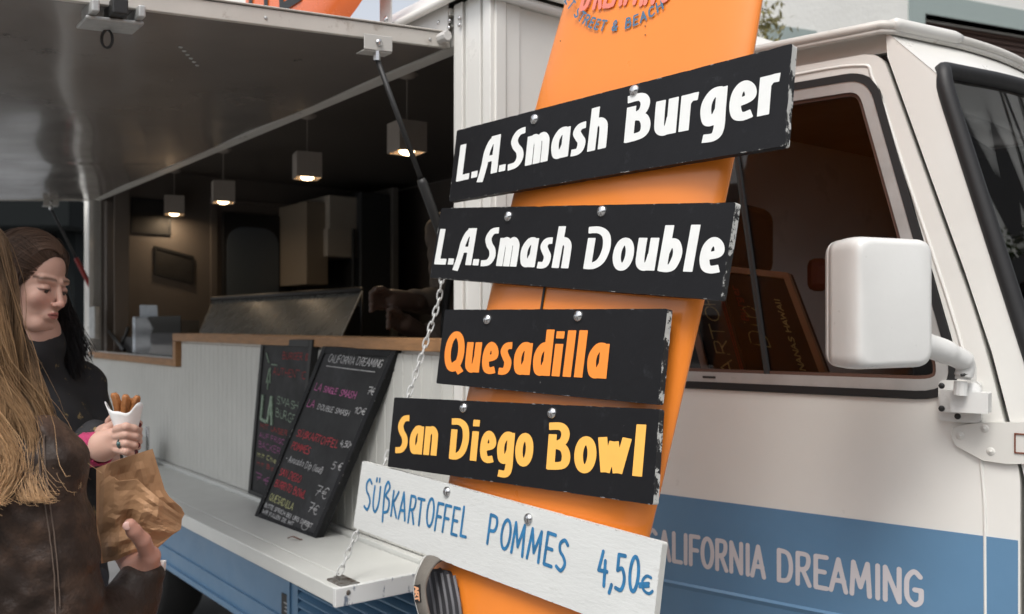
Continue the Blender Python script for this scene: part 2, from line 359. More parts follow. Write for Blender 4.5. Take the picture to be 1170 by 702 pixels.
CP = {  # plain capitals, digits and marks for hand lettering
 'A': (.55, [l((.02, 0), (.25, 1)), l((.25, 1), (.48, 0)), l((.10, .33), (.42, .33))]),
 'B': (.52, [l((.06, 0), (.06, 1)), c((.06, 1), (.34, .95), (.36, .66), (.06, .54)), c((.06, .54), (.42, .5), (.42, .06), (.06, 0))]),
 'C': (.5, [c((.42, .88), (.26, 1), (.08, .8), (.05, .5), (.08, .18), (.26, 0), (.42, .13))]),
 'D': (.56, [l((.06, 0), (.06, 1)), c((.06, 1), (.36, .92), (.46, .5), (.36, .08), (.06, 0))]),
 'E': (.46, [l((.4, 1), (.06, 1)), l((.06, 1), (.06, 0)), l((.06, 0), (.4, 0)), l((.06, .52), (.34, .52))]),
 'F': (.44, [l((.4, 1), (.06, 1)), l((.06, 1), (.06, 0)), l((.06, .52), (.34, .52))]),
 'G': (.54, [c((.43, .86), (.26, 1), (.08, .8), (.05, .5), (.08, .18), (.26, 0), (.44, .12), (.46, .44)), l((.46, .45), (.28, .45))]),
 'H': (.54, [l((.06, 0), (.06, 1)), l((.46, 0), (.46, 1)), l((.06, .5), (.46, .5))]),
 'I': (.2, [l((.1, 0), (.1, 1))]),
 'J': (.4, [c((.3, 1), (.3, .3), (.2, 0), (.04, .1))]),
 'K': (.5, [l((.06, 0), (.06, 1)), l((.42, 1), (.08, .45)), l((.14, .52), (.44, 0))]),
 'L': (.42, [l((.06, 1), (.06, 0)), l((.06, 0), (.38, 0))]),
 'M': (.66, [l((.05, 0), (.1, 1)), l((.1, 1), (.31, .25)), l((.31, .25), (.52, 1)), l((.52, 1), (.58, 0))]),
 'N': (.56, [l((.06, 0), (.06, 1)), l((.06, 1), (.46, 0)), l((.46, 0), (.46, 1))]),
 'O': (.56, [el(.27, .5, .21, .5)]),
 'P': (.5, [l((.06, 0), (.06, 1)), c((.06, 1), (.36, .97), (.42, .72), (.32, .5), (.06, .46))]),
 'Q': (.58, [el(.27, .5, .21, .5), l((.3, .25), (.5, -.05))]),
 'R': (.52, [l((.06, 0), (.06, 1)), c((.06, 1), (.36, .97), (.4, .72), (.3, .52), (.06, .48)), l((.22, .49), (.44, 0))]),
 'S': (.46, [c((.38, .88), (.22, 1), (.06, .85), (.1, .62), (.28, .46), (.38, .26), (.26, .02), (.04, .1))]),
 'T': (.46, [l((.0, 1), (.44, 1)), l((.22, 1), (.22, 0))]),
 'U': (.54, [c((.06, 1), (.06, .3), (.24, 0), (.42, .3), (.44, 1))]),
 'V': (.5, [l((.02, 1), (.24, 0)), l((.24, 0), (.46, 1))]),
 'W': (.7, [l((.02, 1), (.16, 0)), l((.16, 0), (.33, .7)), l((.33, .7), (.5, 0)), l((.5, 0), (.64, 1))]),
 'X': (.5, [l((.02, 0), (.44, 1)), l((.02, 1), (.44, 0))]),
 'Y': (.5, [l((.02, 1), (.23, .5)), l((.44, 1), (.23, .5)), l((.23, .5), (.23, 0))]),
 'Z': (.48, [l((.04, 1), (.42, 1)), l((.42, 1), (.04, 0)), l((.04, 0), (.44, 0))]),
 'Ü': (.54, [c((.06, .8), (.06, .25), (.22, 0), (.4, .25), (.42, .8)), l((.14, .97), (.14, 1.06)), l((.32, .97), (.32, 1.06))]),
 'ß': (.5, [c((.12, -.25), (.10, .3), (.12, .8), (.28, 1.02), (.40, .84), (.2, .58), (.42, .42), (.40, .12), (.2, .04))]),
 '&': (.56, [c((.46, .0), (.1, .7), (.22, 1), (.34, .8), (.08, .3), (.16, .02), (.36, .1), (.46, .4))]),
 '€': (.5, [c((.44, .88), (.3, 1), (.14, .8), (.11, .5), (.14, .2), (.3, 0), (.44, .12)), l((.0, .58), (.34, .58)), l((.0, .42), (.32, .42))]),
 ',': (.2, [l((.12, .06), (.04, -.2))]), '.': (.18, [l((.08, 0), (.09, .03))]), '-': (.36, [l((.05, .45), (.3, .45))]),
 '(': (.26, [c((.2, 1.05), (.06, .5), (.2, -.08))]), ')': (.26, [c((.06, 1.05), (.2, .5), (.06, -.08))]),
 '0': (.5, [el(.24, .5, .19, .5)]), '1': (.3, [l((.02, .75), (.18, 1)), l((.18, 1), (.18, 0))]),
 '4': (.5, [l((.2, 1), (.03, .4)), l((.03, .4), (.44, .4)), l((.33, .72), (.33, -.05))]),
 '5': (.48, [l((.4, 1), (.1, 1)), l((.1, 1), (.08, .55)), c((.08, .55), (.3, .62), (.42, .32), (.3, .02), (.04, .04))]),
 '7': (.48, [l((.02, 1), (.42, 1)), l((.42, 1), (.16, 0)), l((.12, .48), (.4, .52))]),
 ' ': (.34, []),
}
# lower-case forms at pen width, borrowed from the heavy face
LOW = {k: v for k, v in HV.items() if k.islower()}
LOW.update({'t': (.34, [l((.14, .95), (.14, 0)), l((.0, .68), (.3, .68))]), 'c': (.4, [c((.36, .62), (.2, .68), (.08, .4), (.16, .06), (.36, .08))]),
            'v': (.4, [l((.02, .68), (.18, 0)), l((.18, 0), (.36, .68))]), 'p': (.46, [l((.08, .7), (.08, -.25)), c((.08, .5), (.3, .75), (.4, .35), (.26, .0), (.08, .1))]),
            'k': (.4, [l((.06, 0), (.06, 1)), l((.34, .66), (.08, .3)), l((.12, .36), (.36, 0))]), 'f': (.3, [c((.32, .95), (.16, .95), (.12, .6), (.12, 0)), l((0, .6), (.28, .6))])})

def strokes_of(txt, font, jit=0, track=0):
    x = 0; out = []
    for ch in txt:
        tab = font
        if font is CP and ch not in CP and ch in LOW: tab = LOW
        adv, st = tab[ch]
        dx, dy, sc_, sl_ = (random.uniform(-jit, jit), random.uniform(-jit, jit), 1 + random.uniform(-jit, jit), random.uniform(-jit, jit)) if jit else (0, 0, 1, 0)
        for k, p in st:
            if k == 'e':
                cx, cy, rx, ry = p; q = [np.array([cx + rx * cos(a_), cy + ry * sin(a_)]) for a_ in np.linspace(0, 2 * pi, 29)]
                cl = True
            elif k == 'c': q = catmull(p, 7); cl = False
            else: q = [np.array(v, float) for v in p]; cl = False
            q = [np.array([x + dx + v[0] + sl_ * v[1], dy + v[1] * sc_]) for v in q]
            out.append((q, cl))
        x += adv + track
    return out, x - track
def text_field(strokes, r, ky, butt, cell, aspect):
    """strokes in em units; anisotropic pen: r horizontally, r*ky vertically. aspect squeezes x so that the pen keeps its shape"""
    allp = np.array([p for q, _ in strokes for p in q]); pad = max(r, .05) * 1.6
    x0, y0 = allp.min(0) - pad; x1, y1 = allp.max(0) + pad
    nx = int((x1 - x0) / cell) + 2; ny = int((y1 - y0) / cell) + 2
    V = np.full((ny, nx), 9.0)
    xs = x0 + np.arange(nx) * cell; ys = y0 + np.arange(ny) * cell
    for q, closed in strokes:
        n_ = len(q) - 1
        al = np.r_[0, np.cumsum([math.hypot((q[k + 1][0] - q[k][0]) * aspect, (q[k + 1][1] - q[k][1]) / ky) for k in range(n_)])]
        for i in range(n_):
            a = q[i]; b = q[i + 1]
            i0 = max(0, int((min(a[0], b[0]) - pad - x0) / cell)); i1 = min(nx, int((max(a[0], b[0]) + pad - x0) / cell) + 1)
            j0 = max(0, int((min(a[1], b[1]) - pad - y0) / cell)); j1 = min(ny, int((max(a[1], b[1]) + pad - y0) / cell) + 1)
            X, Yg = np.meshgrid(xs[i0:i1], ys[j0:j1])
            ax, ay, bx, by = a[0] * aspect, a[1] / ky, b[0] * aspect, b[1] / ky
            px, py = X * aspect - ax, Yg / ky - ay; dx, dy = bx - ax, by - ay
            L2 = dx * dx + dy * dy + 1e-12; L = math.sqrt(L2)
            t = (px * dx + py * dy) / L2; tc_ = np.clip(t, 0, 1)
            d = np.hypot(px - tc_ * dx, py - tc_ * dy) - r
            if butt and not closed:
                for e_, o_ in ((0, 1), (-1, -2)):
                    if (al[i] if e_ == 0 else al[-1] - al[i + 1]) > 1.3 * r: continue
                    ex, ey = q[e_][0] * aspect, q[e_][1] / ky; o2 = q[max(-n_ - 1, min(n_, (2 if e_ == 0 else -3)))] if n_ > 2 else q[o_]
                    vx, vy = ex - o2[0] * aspect, ey - o2[1] / ky; vl = math.hypot(vx, vy) + 1e-9
                    gx_, gy_ = X * aspect - ex, Yg / ky - ey
                    d = np.where(np.hypot(gx_, gy_) < 1.5 * r, np.maximum(d, (gx_ * vx + gy_ * vy) / vl), d)
            V[j0:j1, i0:i1] = np.minimum(V[j0:j1, i0:i1], d)
    return V, x0, y0, cell
def field_mesh(m, field, place, mi=0):
    V, x0, y0, h = field; ny, nx = V.shape; I = V < 0
    full = I[:-1, :-1] & I[1:, :-1] & I[:-1, 1:] & I[1:, 1:]
    anyc = (I[:-1, :-1] | I[1:, :-1] | I[:-1, 1:] | I[1:, 1:]) & ~full
    P = lambda x, y: place(x0 + x * h, y0 + y * h)
    for j in range(ny - 1):
        row = full[j]
        if row.any():
            d = np.diff(np.concatenate(([0], row.astype(int), [0]))); st = np.where(d == 1)[0]; en = np.where(d == -1)[0]
            for a, b in zip(st, en): m.add([P(a, j), P(b, j), P(b, j + 1), P(a, j + 1)], [(0, 1, 2, 3)], mi)
    js, is_ = np.where(anyc)
    for j, i in zip(js, is_):
        cs = [(i, j), (i + 1, j), (i + 1, j + 1), (i, j + 1)]; vs = []
        for k in range(4):
            p, q = cs[k], cs[(k + 1) % 4]; a, b = V[p[1], p[0]], V[q[1], q[0]]
            if a < 0: vs.append(P(*p))
            if (a < 0) != (b < 0):
                t = a / (a - b); vs.append(P(p[0] + t * (q[0] - p[0]), p[1] + t * (q[1] - p[1])))
        if len(vs) >= 3: m.add(vs, [tuple(range(len(vs)))], mi)
def text(m, txt, font, fr, p0, p1, cap, w, r=.1, ky=1.0, butt=False, cell=.014, jit=0, mi=0, up=None, fit=True, track=0, warp=None):
    """lettering on a plane of frame fr from baseline point p0 to p1, capital height cap (in metres)"""
    st, width = strokes_of(txt, font, jit, track)
    p0 = np.array(p0, float); p1 = np.array(p1, float); d = p1 - p0; L = np.linalg.norm(d); d /= L
    sx = L / width
    if up is None: up = np.array([-d[1], d[0]])
    up = np.array(up, float)
    asp = sx / cap
    fld = text_field(st, r, ky, butt, cell, asp)
    if warp: place = lambda x, y: warp(x * sx, y * cap)
    else: place = lambda x, y: fr.pt(*(p0 + d * x * sx + up * y * cap), w)
    field_mesh(m, fld, place, mi)
    return m

# ------------------------------------------------------------------ implicit surfaces (bodies, clothes)
def cap_(a, b, ra, rb=None):
    return ('c', np.array(a, float), np.array(b, float), ra, rb if rb is not None else ra)
def ell(c_, r_, R=None): return ('e', np.array(c_, float), np.array(r_, float), R)
def sdf_eval(prims, P, k0=.012):
    d = None
    for p in prims:
        op = 1; k = k0
        if isinstance(p[0], str) is False: op, k, p = p
        if p[0] == 'c':
            _, a, b, ra, rb = p; ab = b - a; t = np.clip(((P - a) @ ab) / (ab @ ab + 1e-12), 0, 1)
            q = np.linalg.norm(P - a - t[..., None] * ab, axis=-1) - (ra + (rb - ra) * t)
        else:
            _, c_, r_, R = p; v = P - c_
            if R is not None: v = v @ R
            k1 = np.linalg.norm(v / r_, axis=-1); k2 = np.linalg.norm(v / (r_ * r_), axis=-1) + 1e-9
            q = k1 * (k1 - 1) / k2
        if d is None: d = q; continue
        if op == 1:
            h = np.clip(.5 + .5 * (d - q) / k, 0, 1); d = d * (1 - h) + q * h - k * h * (1 - h)
        else:
            h = np.clip(.5 - .5 * (d + q) / k, 0, 1); d = d * (1 - h) - q * h + k * h * (1 - h)
    return d
def surfnet(prims, h, k0=.012, disp=None, lo=None, hi=None):
    if lo is None:
        L = []; U = []
        for p in prims:
            if isinstance(p[0], str) is False:
                if p[0] == -1: continue
                p = p[2]
            if p[0] == 'c':
                for q, r in ((p[1], p[3]), (p[2], p[4])): L.append(q - r); U.append(q + r)
            else: L.append(p[1] - max(p[2])); U.append(p[1] + max(p[2]))
        lo = np.min(L, 0) - .02; hi = np.max(U, 0) + .02
    lo = np.array(lo, float); hi = np.array(hi, float)
    n = np.ceil((hi - lo) / h).astype(int) + 1
    D = np.empty(n)
    ys = lo[1] + np.arange(n[1]) * h; zs = lo[2] + np.arange(n[2]) * h; Yg, Zg = np.meshgrid(ys, zs, indexing='ij')
    for i0 in range(0, n[0], 16):
        xs = lo[0] + np.arange(i0, min(i0 + 16, n[0])) * h
        P = np.empty((len(xs), n[1], n[2], 3)); P[..., 0] = xs[:, None, None]; P[..., 1] = Yg; P[..., 2] = Zg
        d = sdf_eval(prims, P, k0)
        if disp is not None: d = d + disp(P)
        D[i0:i0 + len(xs)] = d
    I = D < 0; nx, ny, nz = n
    acc = np.zeros((nx - 1, ny - 1, nz - 1, 3)); cnt = np.zeros((nx - 1, ny - 1, nz - 1))
    for ax in range(3):
        o = [x for x in range(3) if x != ax]
        s0 = [slice(None)] * 3; s1 = [slice(None)] * 3; s0[ax] = slice(0, -1); s1[ax] = slice(1, None)
        a, b = D[tuple(s0)], D[tuple(s1)]; cr = (a < 0) != (b < 0)
        t = np.where(cr, a / (a - b + 1e-12 * (a == b)), 0)
        for d1 in (0, 1):
            for d2 in (0, 1):
                sl_ = [slice(None)] * 3
                sl_[o[0]] = slice(d1, nx - 1 + d1 if o[0] == 0 else (ny if o[0] == 1 else nz) - 1 + d1)
                sl_[o[1]] = slice(d2, (ny if o[1] == 1 else nz) - 1 + d2)
                cc = cr[tuple(sl_)]; tt = t[tuple(sl_)]
                off = [0, 0, 0]; off[o[0]] = d1; off[o[1]] = d2
                for k in range(3):
                    acc[..., k] += np.where(cc, tt if k == ax else off[k], 0)
                cnt += cc
    act = cnt > 0; idx = -np.ones(act.shape, int); idx[act] = np.arange(act.sum())
    cells = np.argwhere(act); V = lo + (cells + acc[act] / cnt[act][:, None]) * h
    faces = []
    for ax in range(3):
        o = [(ax + 1) % 3, (ax + 2) % 3]
        s0 = [slice(1, -1)] * 3; s0[ax] = slice(0, -1); s1 = [slice(1, -1)] * 3; s1[ax] = slice(1, None)
        a, b = I[tuple(s0)], I[tuple(s1)]; e = np.argwhere(a != b)
        if not len(e): continue
        sgn = a[tuple(e.T)]
        base = e.copy(); base[:, o[0]] += 1; base[:, o[1]] += 1
        def id_(d1, d2):
            q = base.copy(); q[:, o[0]] -= d1; q[:, o[1]] -= d2; return idx[tuple(q.T)]
        f = np.stack([id_(0, 0), id_(1, 0), id_(1, 1), id_(0, 1)], 1)
        f[~sgn] = f[~sgn][:, ::-1]; faces.append(f)
    Fc = np.concatenate(faces) if faces else np.zeros((0, 4), int)
    m = M(); m.v = V.tolist(); m.f = [tuple(r) for r in Fc.tolist()]; m.mi = [0] * len(m.f)
    return m, V
def merge(*ms):
    m = M()
    for x in ms: o = len(m.v); m.v.extend(x.v); m.f.extend([tuple(i + o for i in f) for f in x.f]); m.mi.extend(x.mi)
    return m
def wav(P, fx, fy, fz, ph=0): return np.sin(P[..., 0] * fx + P[..., 1] * fy + P[..., 2] * fz + ph)

# ================================================================== SETTING
g = M(); g.add([(-150, -150, 0), (150, -150, 0), (150, 200, 0), (-150, 200, 0)], [(0, 1, 2, 3)])
link('ground', g, asphalt, kind='structure')
g = M(); g.add([(-60, -12, .004), (60, -12, .004), (60, 50, .004), (-60, 50, .004)], [(0, 1, 2, 3)])
link('pavement', g, paving, kind='structure')

# building behind the truck (top right)
RW = Frame((2.43, 7.0, 0), (.924, .382, 0), (0, 0, 1), (.382, -.924, 0))
bl = thing('stucco_building', 'white stucco building with a brown roller shutter behind the truck cab', 'building', RW.pt(0, 0))
a0 = RW.uz(1056, 60); 
sh_u0, sh_u1, sh_z0 = a0[0], a0[0] + 2.2, 2.2
sh_z1 = RW.uz(1062, 17)[1]
wm = M(); wm.prism(RW, [(-1.6, 0), (9, 0), (9, 9), (-1.6, 9)], -.3, 0, holes=[[(sh_u0, sh_z0), (sh_u1, sh_z0), (sh_u1, sh_z1), (sh_u0, sh_z1)]])
link('wall', wm, stucco, bl)
sr = M(); w_ = .17
sr.box(RW, sh_u0 - w_, sh_u0, -.1, .012, sh_z0 - w_, sh_z1 + w_); sr.box(RW, sh_u1, sh_u1 + w_, -.1, .012, sh_z0 - w_, sh_z1 + w_)
sr.box(RW, sh_u0, sh_u1, -.1, .012, sh_z1, sh_z1 + w_); sr.box(RW, sh_u0, sh_u1, -.1, .03, sh_z0 - w_, sh_z0)
link('window_surround', sr, grey_green, bl)
st = M(); z = sh_z0
prof = []
while z < sh_z1 - .02:
    st.box(RW, sh_u0 + .03, sh_u1 - .03, -.15, -.125, z, z + .026); st.box(RW, sh_u0 + .03, sh_u1 - .03, -.15, -.138, z + .026, z + .033); z += .033 + .012
    st.box(RW, sh_u0 + .03, sh_u1 - .03, -.15, -.145, z - .012, z)
link('roller_shutter', st, shutter_m, bl)
si = M(); b0 = RW.uz(880, 47); si.box(RW, b0[0] - .05, b0[0] + .42, -.02, .015, b0[1] - .6, b0[1] + .12)
link('painted_panel', si, grey_green, bl)
# timber framed house further along the street to the right (mirrored in the windscreen)
TH = Frame((9.0, -4.0, 0), (0, 1, 0), (0, 0, 1), (-1, 0, 0))
th_ = thing('timbered_house', 'white timber framed house with dark diagonal beams to the right of the cab', 'building', (9.0, 0, 0))
q = M(); q.box(TH, 0, 9, -6, 0, 0, 7.0); link('wall', q, stucco, th_)
q = M()
for u in np.arange(.15, 9, 1.45): q.box(TH, u - .11, u + .11, .002, .05, .3, 6.95)
for z in (.3, 2.7, 4.3, 6.85): q.box(TH, 0, 9, .051, .09, z - .12, z + .12)
for k in range(6):
    u = .15 + 1.45 * k
    for z0 in (.3, 2.7, 4.3): q.tube([TH.pt(u, z0, .02), TH.pt(u + 1.45, z0 + (2.4 if z0 != 2.7 else 1.5), .02)][::(1 if k % 2 else 1)], .12, 6)
link('beams', q, in_black, th_)
q = M(); q.prism(Frame((9.0, -4.3, 7.0), (1, 0, 0), (0, 0, 1), (0, 1, 0)), [(-.5, 0), (6.5, 0), (3, 3.2)], 0, 9.6); link('roof', q, shutter_m, th_)
fb = thing('window_box', 'planter of white flowers on the timber framed house', 'planter', TH.pt(6.0, 4.2, .2))
q = M(); q.box(TH, 4.8, 7.4, .1, .45, 4.0, 4.25); link('trough', q, in_black, fb, bevel=.01)
q = M(); cols = []
for i in range(900):
    p = TH.pt(4.8 + random.random() * 2.6, 4.25 + abs(random.gauss(0, .16)), .28 + random.gauss(0, .1)); r_ = .035
    d = np.array([random.gauss(0, 1) for _ in range(3)]); d /= np.linalg.norm(d); e = np.cross(d, [0, .3, 1]); e /= np.linalg.norm(e)
    q.add([p - d * r_, p + e * r_, p + d * r_, p - e * r_], [(0, 1, 2, 3)])
    cols += [(.75, .75, .7) if i % 3 == 0 else (.06, .09, .03)] * 4
link('flowers', q, leaf_m, fb, col=np.array(cols), kind='stuff')
q = M()
for i in range(14): q.tube([TH.pt(4.8 + i * .2, 3.2, .5), TH.pt(4.8 + i * .2, 4.0, .5)], .015, 6)
for i in range(9): q.tube([TH.pt(4.95 + i * .29 + .12 * cos(t), 3.6 + .25 * sin(t), .5) for t in np.linspace(0, 2 * pi, 14)[:-1]], .012, 5, closed=True)
link('railing', q, in_black, fb)

# tree whose top shows over the cab roof
tc_ = W(870, 40, 5.6)
tr = thing('small_tree', 'small olive green tree peeping over the cab roof beside the surfboard', 'tree', (tc_[0], tc_[1], 0))
q = M(); q.tube([(tc_[0], tc_[1], 0), (tc_[0] + .03, tc_[1], 1.2), (tc_[0] - .02, tc_[1], 2.2), (tc_[0], tc_[1], 3.25)], [.05, .04, .03, .012], 8)
for i in range(14):
    z0 = 1.8 + i * .08; an = i * 2.4; q.tube([(tc_[0], tc_[1], z0), (tc_[0] + .28 * cos(an), tc_[1] + .28 * sin(an), z0 + .25)], [.012, .004], 5)
link('trunk', q, bark, tr)
q = M(); cols = []
for i in range(2600):
    cl = i % 26; rs = random.Random(cl); cz = 2.0 + rs.random() * 1.05; ca = rs.random() * 7; cr = rs.random() * .36 * (1.1 - abs(cz - 2.4) / 1.1)
    if cl == 0: ca, cr, cz = 0, .0, 3.26
    if cl == 1: ca, cr, cz = 0.2, .06, 3.36
    p = np.array([tc_[0] + cr * cos(ca), tc_[1] + cr * sin(ca), cz]) + RNG.normal(0, .055, 3)
    d = RNG.normal(0, 1, 3); d[2] += .8; d /= np.linalg.norm(d); e = np.cross(d, RNG.normal(0, 1, 3)); e /= np.linalg.norm(e)
    q.add([p, p + d * .022 + e * .009, p + d * .05, p + d * .022 - e * .009], [(0, 1, 2, 3)])
    k = .7 + .6 * random.random(); cols += [(.15 * k, .135 * k, .045 * k)] * 4
link('crown', q, leaf_m, tr, col=np.array(cols))

# building across the street, behind the camera (seen only in reflections)
fc = thing('street_facade', 'brick street facade with dark windows across the pavement', 'building', (0, -13, 0))
wins = [(x, z) for z in (1.0, 4.0) for x in np.arange(-13, 13, 2.6)]
FF = Frame((0, -13, 0), (1, 0, 0), (0, 0, 1), (0, 1, 0))
q = M(); q.prism(FF, [(-14, 0), (14, 0), (14, 6.2), (-14, 6.2)], -.3, 0, holes=[[(x, z), (x + 1.2, z), (x + 1.2, z + 1.7), (x, z + 1.7)] for x, z in wins])
link('wall', q, facade_m, fc)
for x, z in wins:
    q = M(); q.box(FF, x, x + 1.2, -.2, -.16, z, z + 1.7); wo = link('window', q, in_black, fc)
    q = M(); q.box(FF, x + .56, x + .64, -.158, -.12, z, z + 1.7); q.box(FF, x - .05, x + 1.25, -.05, .06, z - .08, z - .002); link('frame', q, orange_w, wo)

# another stall at the far left behind the truck
ms = thing('market_stall', 'dark market stall with pale tarpaulin beyond the left end of the truck', 'stall', W(30, 372, 8.0) * [1, 1, 0])
SF = Frame((W(30, 372, 8)[0], 8, 0), (1, 0, 0), (0, 0, 1), (0, -1, 0))
q = M(); q.box(SF, -2.6, .62, -1.5, .5, 2.30, 2.55); q.box(SF, -2.4, .5, -1.4, .3, 2.95, 3.05); link('canopy', q, gdk, ms, bevel=.02)
q = M(); q.box(SF, -2.6, -.1, .5, .56, 2.86, 2.94); q.tube([SF.pt(-.6, 2.6, .55), SF.pt(.4, 2.75, .55)], .02); link('canopy_pole', q, galv, ms)
q = M(); q.grid(lambda u, v: SF.pt(-2.4 + 2.75 * u, 1.2 + 1.08 * v - .25 * u * u * v, .05 + .03 * sin(u * 40 + v * 9) + .02 * sin(v * 31)), 60, 24); link('tarpaulin', q, banner, ms, smooth=True)
q = M(); q.box(SF, .36, .52, -.4, .2, 0, 2.3); link('post', q, gdk, ms, bevel=.01)
q = M(); q.box(SF, -2.4, .3, -1.2, .04, 0, 1.2); q.box(SF, -2.6, .6, -1.5, -1.4, 0, 2.3); link('counter', q, gdk, ms, bevel=.01)
q = M(); q.box(SF, .05, .25, .1, .16, 2.03, 2.2); q.tube([SF.pt(.15, 2.2, .12), SF.pt(.15, 2.32, .12)], .012); link('floodlight', q, mat('lamp_body', (.25, .22, .16), .5), ms, bevel=.015)

# ================================================================== FOOD TRUCK
T = thing('food_truck', 'cream and blue food truck with its serving hatch propped open', 'food truck', B.pt(1.8, 0, 0))
SW = -.045
q = M(); q.prism(B, [(-.078, .872), (3.75, .872), (3.75, 2.285), (-.078, 2.285)], SW, -.003,
   holes=[[(.08, 1.44), (2.13, 1.44), (2.13, 1.36), (3.6, 1.36), (3.6, 2.19), (.08, 2.19)]])
link('side_wall', q, cream, T)
# front wall of the box, above and beside the cab
q = M(); q.box(B, -.078, -.04, -2.0, -.05, .5, 2.285); link('box_front_wall', q, cream, T, bevel=.003)
q = M()
for u0, u1, w in ((-.084, -.055, .012), (-.052, -.044, .006), (-.041, .012, .010), (.016, .026, .006), (.030, .066, .012), (.070, .079, .004)):
    q.box(B, u0, u1, -.002, w, .895, 2.282)
q.box(B, -.090, -.0785, -.03, .0, .895, 2.282); q.box(B, -.084, -.0785, -.075, -.035, .895, 2.282)
link('corner_profile', q, cream, T, bevel=.002)
q = M()
q.box(B, 3.605, 3.70, -.002, .012, .45, 2.19); q.box(B, 3.60, 3.612, -.05, .018, .45, 2.19); q.tube([B.pt(3.70, .45, .0), B.pt(3.70, 2.3, .0)], .02, 10); link('rear_corner_profile', q, cream, T, bevel=.002)
# ribbed band above the hatch and roof cap
q = M()
for z, h_, w in ((2.235, .006, .008), (2.262, .018, .014)): q.box(B, .08, 3.75, -.002, w, z, z + h_)
link('upper_trim', q, cream, T, bevel=.004)
q = M(); vs = []; nr = 0
for k in range(10):
    i_ = .0 if k == 0 else .40 * (k / 9) ** 1.3; zc = 2.288 + .165 * math.sin(min(1, i_ / .25) * pi / 2)
    ring = [(a_, b_) for a_, b_ in rpoly([(-.11 + i_, -2.03 + i_), (3.78 - i_, -2.03 + i_), (3.78 - i_, .035 - i_), (-.11 + i_, .035 - i_)], .05, 4)]; nr = len(ring)
    vs += [B.pt(a_, zc, b_) for a_, b_ in ring]
q.add(vs, [(k * nr + i, k * nr + (i + 1) % nr, (k + 1) * nr + (i + 1) % nr, (k + 1) * nr + i) for k in range(9) for i in range(nr)] + [tuple(9 * nr + i for i in range(nr))])
rfb = link('roof', q, cream, T, smooth=True)
q = M(); rim0 = [B.pt(a_, 2.289, b_) for a_, b_ in rpoly([(-.112, -2.032), (3.782, -2.032), (3.782, .037), (-.112, .037)], .05, 4)]; q.tube(rim0, .011, 8, closed=True)
q.box(B, -.105, -.079, -2.0, .02, 2.255, 2.272); link('roof_rim', q, cream, rfb, smooth=True)
# tongue-and-groove boards under the counter
q = M(); u = .082; pw = .047
while u < 3.59:
    top = 1.425 if u + pw < 2.12 else 1.325
    q.box(B, u + .0008, min(u + pw, 3.6) - .0008, -.0025, .005, .905, top); u += pw
link('panelling', q, white_wall, T, bevel=.0022, seg=1)
# counter edging in oak
q = M(); q.box(B, .08, 2.17, -.10, .022, 1.434, 1.466); q.box(B, 2.132, 2.17, -.10, .022, 1.326, 1.432); q.box(B, 2.172, 3.60, -.10, .022, 1.326, 1.356)
link('counter_edging', q, wood, T, bevel=.002)
q = M(); q.box(B, .08, 2.14, -.62, -.101, 1.42, 1.455); q.box(B, 2.16, 3.58, -.62, -.101, 1.31, 1.345); q.box(B, .08, 3.58, -.62, -.60, .9, 1.30); link('worktop', q, in_dark, T, bevel=.003)
# lower body
q = M(); q.prism(B, [(-.08, .44), (3.75, .44), (3.75, .868), (-.08, .868)], -.04, 0, holes=[[(.0, .475), (.98, .475), (.98, .83), (.0, .83)]])
q.box(B, -.08, 3.75, -.05, .012, .44, .462); q.box(B, 1.03, 1.05, 0, .006, .463, .866); q.box(B, 1.02, 3.7, .0, .008, .52, .53)
link('lower_body', q, blue, T, bevel=.003)
q = M()
for i in range(12):
    z = .48 + i * .029; P = [(0.0, z + .024, -.03), (.98, z + .024, -.03), (.98, z, .004), (.0, z, .004)]
    V = [B.pt(u, zz, w) for u, zz, w in P] + [B.pt(u, zz - .004, w) for u, zz, w in P]
    q.add(V, [(0, 1, 2, 3), (7, 6, 5, 4), (0, 4, 5, 1), (1, 5, 6, 2), (2, 6, 7, 3), (3, 7, 4, 0)])
link('louvre_vent', q, blue, T)
q = M(); p0 = B.uz(327, 688); q.box(B, p0[0] - .035, p0[0] + .03, .0005, .004, p0[1] - .07, p0[1] + .025)
pl = link('id_plate', q, in_black, T, bevel=.001)
q = M()
for i, wd in enumerate((.03, .022, .026, .018)): q.box(B, p0[0] - .022, p0[0] - .022 + wd, .0042, .0048, p0[1] - .005 - i * .013, p0[1] - i * .013)
link('plate_marks', q, galv, pl)
# interior
q = M(); q.box(B, -.04, 3.6, -1.82, -1.80, .5, 2.375); link('far_wall', q, in_dark, T)
q = M(); q.box(B, .12, 3.57, -1.80, -.25, 2.376, 2.384); q.add([B.pt(-.03, 2.27, -.048), B.pt(3.6, 2.27, -.048), B.pt(3.6, 2.376, -.25), B.pt(-.03, 2.376, -.25)], [(0, 1, 2, 3)]); link('ceiling', q, in_ceiling, T)
q = M(); q.box(B, -.06, 3.74, -2.0, -.05, .42, .48); link('floor_pan', q, in_black, T)
E_ = Frame(B.pt(3.58, 0, 0), (.7896, .6136, 0), (0, 0, 1), (.6136, -.7896, 0))
q = M(); q.box(E_, .04, 1.99, -.15, 0, .5, 2.285); q.box(E_, .2, 1.8, -.008, .0, 2.28, 2.378); link('rear_wall', q, in_dark, T)
d0 = E_.uz(253, 336); d1 = E_.uz(331, 249); e1 = E_.uz(344, 247)
q = M(); q.box(E_, d0[0], d1[0], .001, .03, .6, d1[1]); dr = link('rear_door', q, frame_dk, T, bevel=.004)
v0 = E_.uz(259, 334, .03); v1 = E_.uz(318, 262, .03)
q = M(); q.prism(E_, rpoly([(v0[0], 1.1), (v1[0], 1.1), (v1[0], v1[1]), (v0[0], v1[1])], [.03, .03, .12, .12]), .0305, .036); link('door_window', q, mat('dim_pane', (.12, .145, .17), .25), dr)
q = M(); 
